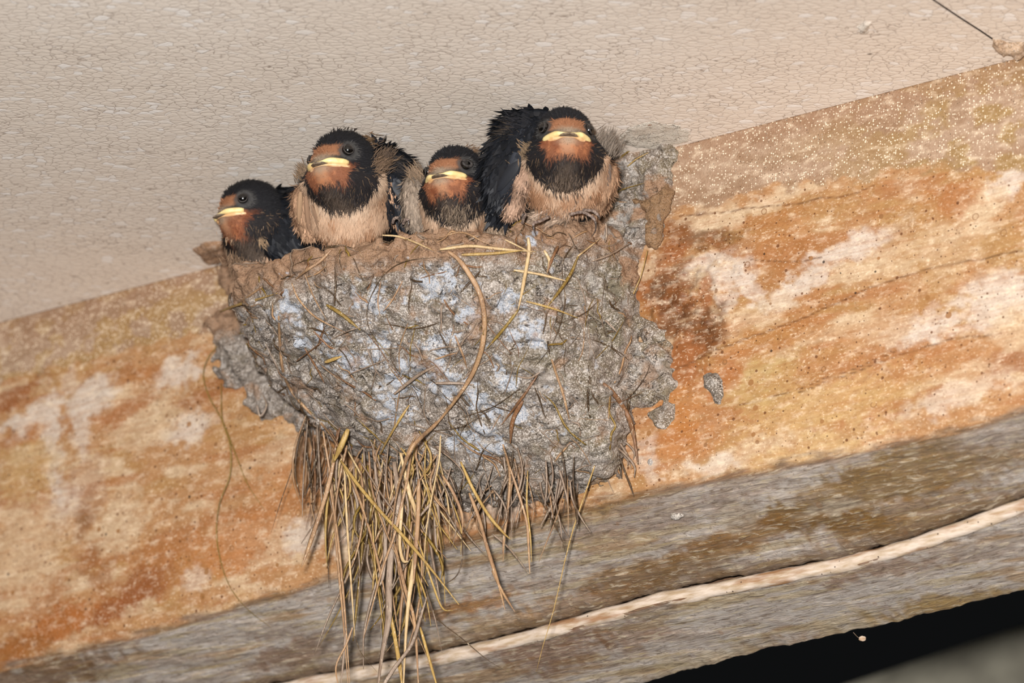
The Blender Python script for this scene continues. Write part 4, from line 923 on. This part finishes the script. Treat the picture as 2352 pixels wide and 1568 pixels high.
    flow = Fh * head_w + Fb * (1 - head_w)
    L = np.where(head_w[:, 0] > .5, g.uniform(1.2, 2.3, n), g.uniform(2.4, 4.4, n)); L = np.where(f_ > 9, L * .6, L)
    bc = colour(P) * g.uniform(.86, 1.14, (n, 1))
    lightb = bc.mean(1) < .03; bc = np.where((lightb & (g.random(n) < .10) & (u < -3))[:, None], lin(FLUFF) * .6, bc)
    lf = np.where(bc.mean(1) > .12, .10, .2)[:, None]
    BV, BQ, BT, BC = blades(P, N, flow, L * hs, g.uniform(.2, .36, n), bc, g, lf, .4)
    parts = [(BV, BQ, BT)]; cols = [BC]
    # loose down in tufts
    for (px, py, dd, rad, dirx, dirz, Lt, col, m) in tufts:
        c0 = pt(px, py, dd); Pq = c0 + g.normal(0, rad, (m, 3)) * [1, .5, 1]; Fq = np.tile(np.array([dirx, -.1, dirz], float), (m, 1)); Nq = np.tile(np.array([dirx * .3, -1, .2]), (m, 1)); Nq /= np.linalg.norm(Nq, axis=1)[:, None]
        a = blades(Pq, Nq, Fq, g.uniform(.6, 1.2, m) * Lt, g.uniform(.18, .34, m), lin(col) * g.uniform(.6, 1.5, (m, 1)), g, .3, .2)
        a0 = a[0]; a0[:, 2] = np.minimum(a0[:, 2], ceil_mm); parts.append((a0, a[1], a[2])); cols.append(a[3])
    Vm, Fm = merge(parts); make_mesh('downy_feathers', W(Vm), Fm, PLUME, root, np.vstack(cols), smooth=False)['kind'] = 'stuff'
    # wings: a rounded base under rows of small coverts, then the long flight feathers
    for (nm, chain, col, Lf, Wf, flowdir, gloss, longs) in wings:
        ch = [(pt(*c[:3]), c[3]) for c in chain]
        def wf(P):
            f = None
            for c, rr in ch:
                e = ell(P, c, (rr, rr * .6, rr)); f = e if f is None else smin(f, e, 4)
            for (c, r1), (c2, r2) in zip(ch[:-1], ch[1:]):
                m = (c + c2) / 2; rr = (r1 + r2) / 2; f = smin(f, ell(P, m, (rr, rr * .6, rr)), 3)
            return f
        cs = np.array([c for c, _ in ch]); rs = np.array([[r_] * 3 for _, r_ in ch])
        Vw, Qw = sdf_mesh(wf, (cs - rs).min(0) - 2, (cs + rs).max(0) + 2, .8)
        Vw[:, 2] = np.minimum(Vw[:, 2], ceil_mm)
        c1 = lin(col)
        def wcol(P): 
            n = fbm(P[:, 0] / 3, P[:, 1] / 3, P[:, 2] / 1.5, seed + 9, 3)[:, None]; return c1 * (.6 + .8 * n)
        P, N, ar = sample_quads(Vw, Qw, 1, g); m = int(ar * (1.2 if Wf > 1.5 else 3.2)); P, N, ar = sample_quads(Vw, Qw, m, g)
        o_ = np.argsort(-P[:, 2]); P, N = P[o_], N[o_]
        fd = np.array(flowdir, float) + 0 * P
        cc = wcol(P) * g.uniform(.7, 1.3, (m, 1))
        edge = g.random(m) < .10; cc = np.where(edge[:, None], cc * 1.5 + .008, cc)
        a = blades(P, N, fd, g.uniform(.7, 1.2, m) * Lf, g.uniform(.7, 1.2, m) * Wf, cc, g, .13 if gloss else .08, .5)
        pr = [(Vw, Qw), (a[0], a[1], a[2])]; cl = [wcol(Vw), a[3]]
        for (x0, y0, d0, x1, y1, d1, wd, colr) in longs:
            FV, FQ = feather(pt(x0, y0, d0), pt(x1, y1, d1), wd, (g.normal(0, .25), -1, .2), .15)
            pr.append((FV, FQ)); fc2 = np.tile(lin(colr), (len(FV), 1)) * g.uniform(.8, 1.2); fc2[1::3] *= 1.5; cl.append(fc2)
        Vm, Fm = merge(pr); Vm[:, 2] = np.minimum(Vm[:, 2], ceil_mm)
        wo = make_mesh(nm, W(Vm), Fm, GLOSS if gloss else PLUME, root, np.vstack(cl))
        if not gloss: wo['label'] = 'buff and grey underside of the wing'
    # eyes
    for sg in (-1, 1):
        c = hw((sg * 7.45, 6.3, 2.1)); n1 = HM @ np.array([sg * .84, .5, .12]); n1 /= np.linalg.norm(n1)
        th_, ph = np.meshgrid(np.linspace(0, math.pi, 15), np.linspace(0, 2 * math.pi, 24, endpoint=False), indexing='ij')
        t1 = np.cross(n1, [0, 0, 1]); t1 /= np.linalg.norm(t1); t2 = np.cross(n1, t1)
        Sv = (np.cos(th_)[..., None] * n1 + np.sin(th_)[..., None] * (np.cos(ph)[..., None] * t1 + np.sin(ph)[..., None] * t2)) * 1.95 * hs + c
        i = np.arange(14)[:, None] * 24; j = np.arange(24)[None]; Qs = np.stack([i + j, i + (j + 1) % 24, i + 24 + (j + 1) % 24, i + 24 + j], -1).reshape(-1, 4)
        eye = make_mesh('eye', W(Sv.reshape(-1, 3)), [Qs], EYE, root)
        a = np.linspace(0, 2 * math.pi, 33)[:, None]
        ry = .62 if blink and sg > 0 else .95
        ring = c + n1 * (1.05 if ry > .8 else 1.45) * hs + (np.cos(a) * t1 * 1.68 + np.sin(a) * t2 * 1.68 * ry) * hs
        if blink and sg > 0: ring = ring - t2 * 0
        Vr, Qr, Cr = tube(ring, .24 * hs if ry > .8 else .62 * hs, .22 * hs if ry > .8 else .55 * hs, 8, up=n1)
        make_mesh('eyelid', W(Vr), [Qr], LID, eye)
    # bill: dark horny tip, pale gape flanges curving back to the corners
    t = np.linspace(-1, 1, 33); at_ = np.abs(t)
    def flange(du, df, col, r0):
        C = np.stack([7.7 * t, 14.4 + df - 7.4 * at_ ** 1.9, -1.75 + du - 0.9 * at_ ** 3 + .15 * np.sin(at_ * math.pi)], 1) * hs @ HM.T
        rr = r0 * (0.16 + .84 * sstep(.2, .58, at_)) * (1 - .35 * sstep(.9, 1, at_))
        return tube(C, rr * hs, rr * 1.05 * hs, 10, up=Uv)
    bill_pts = []
    us = np.linspace(0, 1, 10); rows = []
    for k in us:                       # culmen from the forehead to the tip
        fw = 11.0 + 4.9 * k; wd = 4.3 * (1 - k ** 1.7) + .15; hu = 1.5 * (1 - k ** 1.4) + .1; aa = np.linspace(0, 2 * math.pi, 14, endpoint=False)
        rows.append(np.stack([np.cos(aa) * wd, np.full(14, fw) - .5 * (np.abs(np.cos(aa)) * (1 - k)), -1.55 - .55 * k ** 2 + np.sin(aa) * hu * np.where(np.sin(aa) > 0, .9, .45)], 1))
    Bv = (np.concatenate(rows) * hs) @ HM.T; i = np.arange(9)[:, None] * 14; j = np.arange(14)[None]
    Bq = np.stack([i + j, i + (j + 1) % 14, i + 14 + (j + 1) % 14, i + 14 + j], -1).reshape(-1, 4)
    bill = make_mesh('bill', W(Bv), [Bq], HORN, root)
    for sg in (-1, 1):
        c = np.array([sg * 1.25, 12.9, -.55]); a = np.linspace(0, 2 * math.pi, 13)
        pass
    v1, q1, k1 = flange(.35, 0, None, 1.02); make_mesh('gape_flange', W(v1), [q1, k1], GAPE, bill)['label'] = 'pale yellow upper gape flange'
    v2, q2, k2 = flange(-.95, -.7, None, .72); make_mesh('gape_flange', W(v2), [q2, k2], GAPE2, bill)['label'] = 'peach coloured lower gape flange'
    # toes with hooked claws gripping the mud
    for tp in toes:
        C = np.array([pt(*k, back=False) for k in tp]); C = catmull(C, 6); n = len(C); tt = np.linspace(0, 1, n)
        rr = np.where(tt < .6, .75 + .12 * np.sin(tt * 50), .55 * (1 - (tt - .6) / .42) + .08) * .72
        m = int(n * .62); v1, q1, k1 = tube(C[:m + 1], rr[:m + 1], None, 8); toe = make_mesh('toe', W(v1), [q1, k1], TOE, root)
        v1, q1, k1 = tube(C[m:], rr[m:], None, 8); make_mesh('claw', W(v1), [q1, k1], CLAW, toe)
    return root

DKL = [(28, 31, 38), (36, 39, 45), (24, 26, 31)]
def fan(x0, y0, d0, pts, wd, cols):
    return [(x0 + (i % 3) * 3, y0 + i * 4, d0 - i * .3, x, y, d0 - i * .3, wd, cols[i % len(cols)]) for i, (x, y) in enumerate(pts)]
make_chick('young swallow at the left end of the nest, shown side-on with its bill pointing left', 11, (574, 482, 58), -60, -14, .97,
    [(578, 540, 5, 8.5, 9, 8), (600, 575, 9, 13, 11, 11), (625, 600, 16, 13, 10, 9), (625, 500, 12, 9, 8, 8)],
    [('wing', [(650, 475, 7, 6), (635, 500, 1, 7.5), (628, 530, -1, 6.5), (655, 535, 0, 5.5), (675, 552, 0, 3)], NAVY, 6.5, 2.2, (.55, 0, -.8), True,
      fan(610, 500, -4, [(672, 560), (678, 553), (684, 548), (686, 540), (688, 530)], 3.2, DKL)),
     ('wing', [(668, 452, 8, 3.5), (690, 450, 9, 3)], NAVY, 5, 1.8, (1, 0, .1), True, [])],
    [(592, 500, -6, 1.4, -.2, -1, 4.5, (150, 128, 108), 60), (545, 590, -3, 2.0, 0, -1, 4, (120, 98, 78), 120), (596, 545, -7, .8, .5, -1, 5, (150, 126, 100), 40), (530, 540, -4, 1.5, 0, -1, 3, (150, 124, 100), 60)], mode='side', thr=2.2, colr=14.6, base=(610, 600))
make_chick('largest-headed young swallow, second from the left, with an open dark eye and buff breast', 12, (787, 376, 78), -37, -11, 1.03,
    [(787, 430, 5, 14.6, 11.5, 7.5), (800, 485, 9, 15.8, 12.5, 12.5), (795, 530, 20, 15.5, 12, 11)],
    [('wing', [(873, 368, 9, 5), (898, 400, 9, 6), (915, 440, 8, 5.5), (925, 480, 7, 4.5), (932, 508, 7, 3)], NAVY, 7, 2.2, (.35, 0, -1), True,
      fan(905, 405, 2, [(944, 515), (940, 505), (942, 490), (938, 475), (932, 455)], 3.4, DKL)),
     ('underwing', [(888, 410, 6, 2.8), (898, 440, 6, 3), (908, 475, 6, 3), (916, 500, 5, 2.4)], (164, 130, 104), 4, .6, (.25, 0, -1), False, []),
     ('underwing', [(704, 440, 7, 2.4), (698, 465, 5, 2.9), (702, 498, 4, 3.0), (714, 525, 3, 2.8)], (160, 128, 102), 4, .6, (.1, 0, -1), False,
      [(690, 440, -2, 686, 515, -2, 2.0, (150, 122, 96)), (702, 450, -3, 712, 540, -3, 2.0, (140, 112, 90)), (716, 470, -3, 738, 545, -3, 2.0, (120, 98, 80)), (722, 465, -3, 742, 530, -3, 1.2, (158, 132, 108))])],
    [(880, 362, 1, 1.9, .5, .5, 3.2, (76, 62, 50), 170), (866, 382, -4, 1.6, .6, .3, 4, (96, 78, 62), 120), (706, 405, 4, 1.6, -.4, .5, 3.4, (104, 86, 68), 220), (905, 375, 4, 1.5, .8, -.3, 4, (52, 48, 46), 90), (787, 303, 0, 2.0, .4, .6, 1.6, (46, 38, 32), 50), (835, 318, 4, 1.6, .8, -.3, 3, (96, 76, 56), 90)],
    colr=12.9, toes=[[(902, 512, -6), (905, 503, -8), (912, 500, -9), (917, 506, -10), (915, 515, -10)], [(926, 514, -6), (930, 505, -8), (936, 504, -9), (939, 512, -10), (936, 522, -10)]], base=(795, 560))
make_chick('smallest young swallow, third from the left, with one eye narrowed', 13, (1046, 406, 62), -27, -11, .95,
    [(1045, 456, 4, 11.8, 10.5, 7.5), (1043, 500, 7, 11.4, 11, 10.5), (1043, 540, 16, 11.5, 10, 9)],
    [('underwing', [(957, 415, 8, 2.2), (956, 440, 7, 3.2), (957, 478, 6, 3.2), (960, 508, 6, 2.8)], (132, 118, 104), 4.5, .8, (.05, 0, -1), False, []),
     ('underwing', [(1122, 428, 6, 3.2), (1128, 455, 5, 3.6), (1134, 485, 4, 3.4), (1138, 508, 4, 3)], (146, 126, 106), 4.5, .8, (.15, 0, -1), False, [(1116, 450, 0, 1128, 520, 0, 2.4, (150, 126, 104)), (1130, 440, 0, 1148, 510, 0, 2.6, (110, 98, 88))]),
     ('wing', [(1108, 395, 10, 4.5), (1122, 415, 9, 4)], NAVY, 5, 1.8, (.6, 0, -.8), True, [])],
    [(1118, 425, 1, 1.6, .6, .2, 4, (120, 96, 72), 130), (962, 405, 5, 1.5, -.4, .6, 4, (110, 92, 74), 120), (1045, 480, -8, 3.0, 0, -1, 3.5, (112, 98, 84), 260), (1080, 345, 5, 1.3, .7, .2, 2.5, (90, 70, 52), 50)], blink=True, base=(1043, 560))
make_chick('young swallow at the right end of the nest, perched highest and facing the viewer squarely', 14, (1296, 322, 56), 6, -7, 1.0,
    [(1300, 376, 4, 14.6, 12, 7.2), (1296, 420, 8, 15.2, 12, 10.5), (1284, 455, 14, 14.5, 11, 7.0), (1255, 330, 14, 9, 8, 10)],
    [('wing', [(1235, 280, 13, 6), (1205, 305, 11, 6.8), (1185, 345, 9, 7.4), (1165, 390, 8, 6.8), (1158, 435, 7, 5.2), (1160, 470, 6, 3.2)], NAVY, 7.5, 2.4, (-.35, 0, -1), True,
      fan(1185, 350, -2, [(1160, 492), (1152, 480), (1166, 470), (1172, 462), (1148, 455), (1140, 440)], 3.8, DKL)),
     ('underwing', [(1208, 392, 1, 1.8), (1196, 420, 0, 1.8), (1184, 450, 0, 1.9), (1176, 480, -1, 2.8)], (156, 128, 108), 4, .6, (-.3, 0, -1), False, []),
     ('underwing', [(1390, 385, 7, 2.6), (1386, 410, 6, 3.4), (1378, 440, 6, 3.6), (1366, 468, 6, 3.0)], (156, 124, 98), 4, .6, (-.1, 0, -1), False, [(1398, 375, 1, 1396, 430, 1, 2.2, (96, 84, 76)), (1360, 452, 0, 1372, 486, 0, 2.4, (110, 98, 92))]),
     ('tail', [(1300, 478, 2, 2.6), (1268, 490, 1, 2.4), (1240, 500, 1, 2)], (150, 130, 112), 5, 1.0, (-.9, 0, -.45), False,
      [(1350 - i * 3, 436 + i * 3, -3 - i * .4, 1218 + i * 14, 502 + i * 1.2, -3 - i * .4, 1.15, [(160, 140, 124), (112, 98, 88), (142, 124, 110)][i % 3]) for i in range(7)])],
    [(1212, 345, 0, 2.2, .5, -.7, 4.2, (112, 94, 74), 170), (1390, 338, 5, 2.0, .45, .8, 4, (100, 90, 80), 280), (1196, 285, 6, 2.2, -.9, .2, 5, (30, 30, 34), 160), (1180, 300, 6, 1.8, -.9, .1, 5, (62, 54, 46), 80), (1300, 410, -8, 3, 0, -1, 3, (86, 74, 64), 180)],
    toes=[[(1200, 512, -6), (1203, 500, -8), (1206, 494, -9), (1201, 492, -10), (1197, 503, -10)], [(1260, 498, -6), (1240, 508, -9), (1226, 513, -11), (1226, 526, -12), (1231, 543, -11)], [(1310, 492, -5), (1335, 487, -8), (1350, 492, -10), (1366, 505, -11), (1368, 528, -10), (1358, 545, -9)], [(1340, 482, -5), (1360, 484, -8), (1370, 490, -9), (1377, 500, -9), (1375, 506, -8)]], base=(1285, 480))

# ------------------------------------------------------------------ small things on the beam and the ceiling
def lump(name, poly, d0, th, col, label, cat, seed=1, parent=None, h=.6):
    P = np.array([wallpt(x, y, d0)[[0, 2]] for x, y in poly]); lo, hi = P.min(0) - 2, P.max(0) + 2
    gs, gv = np.arange(lo[0], hi[0], h), np.arange(lo[1], hi[1], h); S3, V3 = np.meshgrid(gs, gv, indexing='ij')
    def pm(S2, V2):
        inside = np.zeros(S2.shape, bool); dist = np.full(S2.shape, 1e9); n = len(P)
        for i in range(n):
            a, b = P[i], P[(i + 1) % n]; e = b - a; w0 = S2 - a[0]; w1 = V2 - a[1]; t = np.clip((w0 * e[0] + w1 * e[1]) / (e @ e), 0, 1)
            dist = np.minimum(dist, np.hypot(w0 - t * e[0], w1 - t * e[1])); c_ = ((a[1] <= V2) & (b[1] > V2)) | ((b[1] <= V2) & (a[1] > V2))
            inside ^= c_ & (S2 < a[0] + (V2 - a[1]) / (b[1] - a[1] + 1e-9) * e[0])
        return np.where(inside, -dist, dist)
    m = pm(S3, V3) + (fbm(S3 / 2, V3 / 2, 0, seed, 3) - .5) * 1.6
    gd = np.arange(-2, th + 3, h); T = np.where(m < 0, th * (.55 + .9 * (fbm(S3 / 2.5, V3 / 2.5, 1, seed + 3, 3) - .1)) * sstep(0, -2, m), -3)
    f = (gd[None, :, None] - T[:, None, :]) * .7; f = np.maximum(f, -1.2 - gd[None, :, None])
    V, Q = surface_nets(f.astype(np.float32), (gs[0], gd[0], gv[0]), h); V = relax(V, Q, 1, .3)
    VL = np.stack([V[:, 0], -V[:, 1] - d0, -V[:, 2]], 1) / 1000
    c0 = VL.mean(0); c = np.zeros((len(V), 3)); c[:] = lin(col)
    o = make_mesh(name, VL - c0, [Q], MUD, parent, c, mw=FRAME @ Matrix.Translation(Vector(c0.tolist())))
    z = o.data.color_attributes.new('zone', 'FLOAT_COLOR', 'POINT'); z.data.foreach_set('color', np.tile(np.array([1, 0, 0, 1], np.float32), len(V)))
    o['label'] = label; o['category'] = cat; return o
lump('mud_splash', [(1615, 862), (1632, 852), (1650, 858), (1664, 870), (1662, 900), (1658, 925), (1640, 928), (1632, 905), (1614, 892)], 0, 2.4, (128, 118, 106), 'grey dab of mud alone on the orange wood, right of the nest', 'mud', 3)
lump('mud_splash', [(1488, 1180 - 128), (1500, 1048), (1503, 1062), (1494, 1074), (1484, 1066)], 0, 1.4, (176, 168, 160), 'tiny pale dab of mud on the orange wood below the nest', 'mud', 5)
lump('paint_flake', [(1540, 1180), (1562, 1176), (1570, 1184), (1556, 1192), (1538, 1190)], -6, 1.6, (206, 196, 184), 'small pale flake stuck on the upper grey band of the beam', 'flake', 7)
def ceil_lump(name, px, label, cat, col, th, seed):
    P = np.array([on_ceiling(x, y)[:2] * 1000 for x, y in px]); lo, hi = P.min(0) - 2, P.max(0) + 2; h = .6
    gs, gv = np.arange(lo[0], hi[0], h), np.arange(lo[1], hi[1], h); S3, V3 = np.meshgrid(gs, gv, indexing='ij')
    inside = np.zeros(S3.shape, bool); dist = np.full(S3.shape, 1e9); n = len(P)
    for i in range(n):
        a, b = P[i], P[(i + 1) % n]; e = b - a; w0 = S3 - a[0]; w1 = V3 - a[1]; t = np.clip((w0 * e[0] + w1 * e[1]) / (e @ e), 0, 1)
        dist = np.minimum(dist, np.hypot(w0 - t * e[0], w1 - t * e[1])); c_ = ((a[1] <= V3) & (b[1] > V3)) | ((b[1] <= V3) & (a[1] > V3))
        inside ^= c_ & (S3 < a[0] + (V3 - a[1]) / (b[1] - a[1] + 1e-9) * e[0])
    m = np.where(inside, -dist, dist) + (fbm(S3 / 2.5, V3 / 2.5, 0, seed, 3) - .5) * 3
    T = np.where(m < 0, th * (.4 + fbm(S3 / 3, V3 / 3, 1, seed + 3, 3)) * sstep(0, -2.5, m), -3); gd = np.arange(-2, th + 3, h)
    f = (gd[None, None, :] - T[:, :, None]) * .7; f = np.maximum(f, -.8 - gd[None, None, :])
    V, Q = surface_nets(f.astype(np.float32), (gs[0], gv[0], gd[0]), h); V = relax(V, Q, 1, .3)
    VW = np.stack([V[:, 0] / 1000, V[:, 1] / 1000, CZ - V[:, 2] / 1000], 1); c0 = VW.mean(0)
    c = np.zeros((len(V), 3)); c[:] = lin(col); o = make_mesh(name, VW - c0, [Q[:, ::-1]], MUD, None, c, mw=Matrix.Translation(Vector(c0.tolist())))
    z = o.data.color_attributes.new('zone', 'FLOAT_COLOR', 'POINT'); z.data.foreach_set('color', np.tile(np.array([.35, 0, 0, 1], np.float32), len(V)))
    o['label'] = label; o['category'] = cat; return o
cd_ = lump('clay_drip', [(1532, 422), (1548, 436), (1540, 478), (1524, 500), (1520, 550), (1502, 574), (1486, 566), (1482, 520), (1486, 492), (1452, 472), (1450, 452), (1498, 456), (1514, 440)], 2.5, 3.5, (150, 118, 86), 'smooth brown drip of fresh mud', 'mud', 12, nest)
del cd_['category']; cd_.data.color_attributes['zone'].data.foreach_set('color', np.tile(np.array([0, 1, 0, 1], np.float32), len(cd_.data.vertices)))
ceil_lump('mud_smear', [(1420, 310), (1440, 292), (1500, 276), (1560, 288), (1592, 304), (1585, 325), (1500, 345), (1430, 335)], 'grey green smear of mud on the ceiling above the right edge of the nest', 'mud', (238, 228, 212), .4, 4)
ceil_lump('putty_crumb', [(2275, 92), (2290, 84), (2315, 100), (2352, 96), (2370, 118), (2340, 132), (2310, 118), (2280, 112)], 'buff crumbling putty where the ceiling seam meets the beam', 'putty', (206, 176, 146), 3.0, 6)
ceil_lump('putty_crumb', [(1965, 62), (1985, 42), (2005, 50), (2000, 72), (1975, 80)], 'chalk white scab on the ceiling near the upper right', 'putty', (240, 228, 212), 1.6, 8)
ceil_lump('mud_smear', [(440, 572), (470, 556), (560, 545), (590, 570), (540, 600), (470, 602)], 'brown mud smear on the ceiling corner left of the nest', 'mud', (170, 132, 100), 2.0, 9)
ceil_lump('straw_crumb', [(1480, 284), (1492, 281), (1506, 283), (1504, 289), (1484, 289)], 'small brown bit of straw on the ceiling above the mud smear', 'straw', (150, 100, 62), 1.0, 10)
# a thin grass thread drifting from the beam with a pale crumb at its end
th0 = at(1960, 1452, -55); th1 = at(1981, 1466, -50)
fl = empty('hanging_crumb', 'tiny pale crumb on a thread just under the dark lower edge of the beam', 'crumb', th1.tolist())
gq = np.random.default_rng(5); th_, ph = np.meshgrid(np.linspace(0, math.pi, 9), np.linspace(0, 2 * math.pi, 12, endpoint=False), indexing='ij')
Sv = np.stack([np.sin(th_) * np.cos(ph) * 1.3, np.sin(th_) * np.sin(ph) * .7, np.cos(th_) * .9], -1) * (1 + .35 * (vnoise(th_ * 3, ph * 2, 0, 4) - .5))[..., None]
i = np.arange(8)[:, None] * 12; j = np.arange(12)[None]
make_mesh('crumb', Sv.reshape(-1, 3) / 1000, [np.stack([i + j, i + (j + 1) % 12, i + 12 + (j + 1) % 12, i + 12 + j], -1).reshape(-1, 4)], STRIP, fl)
Vt, Qt, Ct = tube(catmull([(th0 - th1), (th0 - th1) * .5 + [0, 0, -.0006], np.zeros(3)], 6), .00012, None, 5); make_mesh('thread', Vt, [Qt], STRAW[GRY], fl)
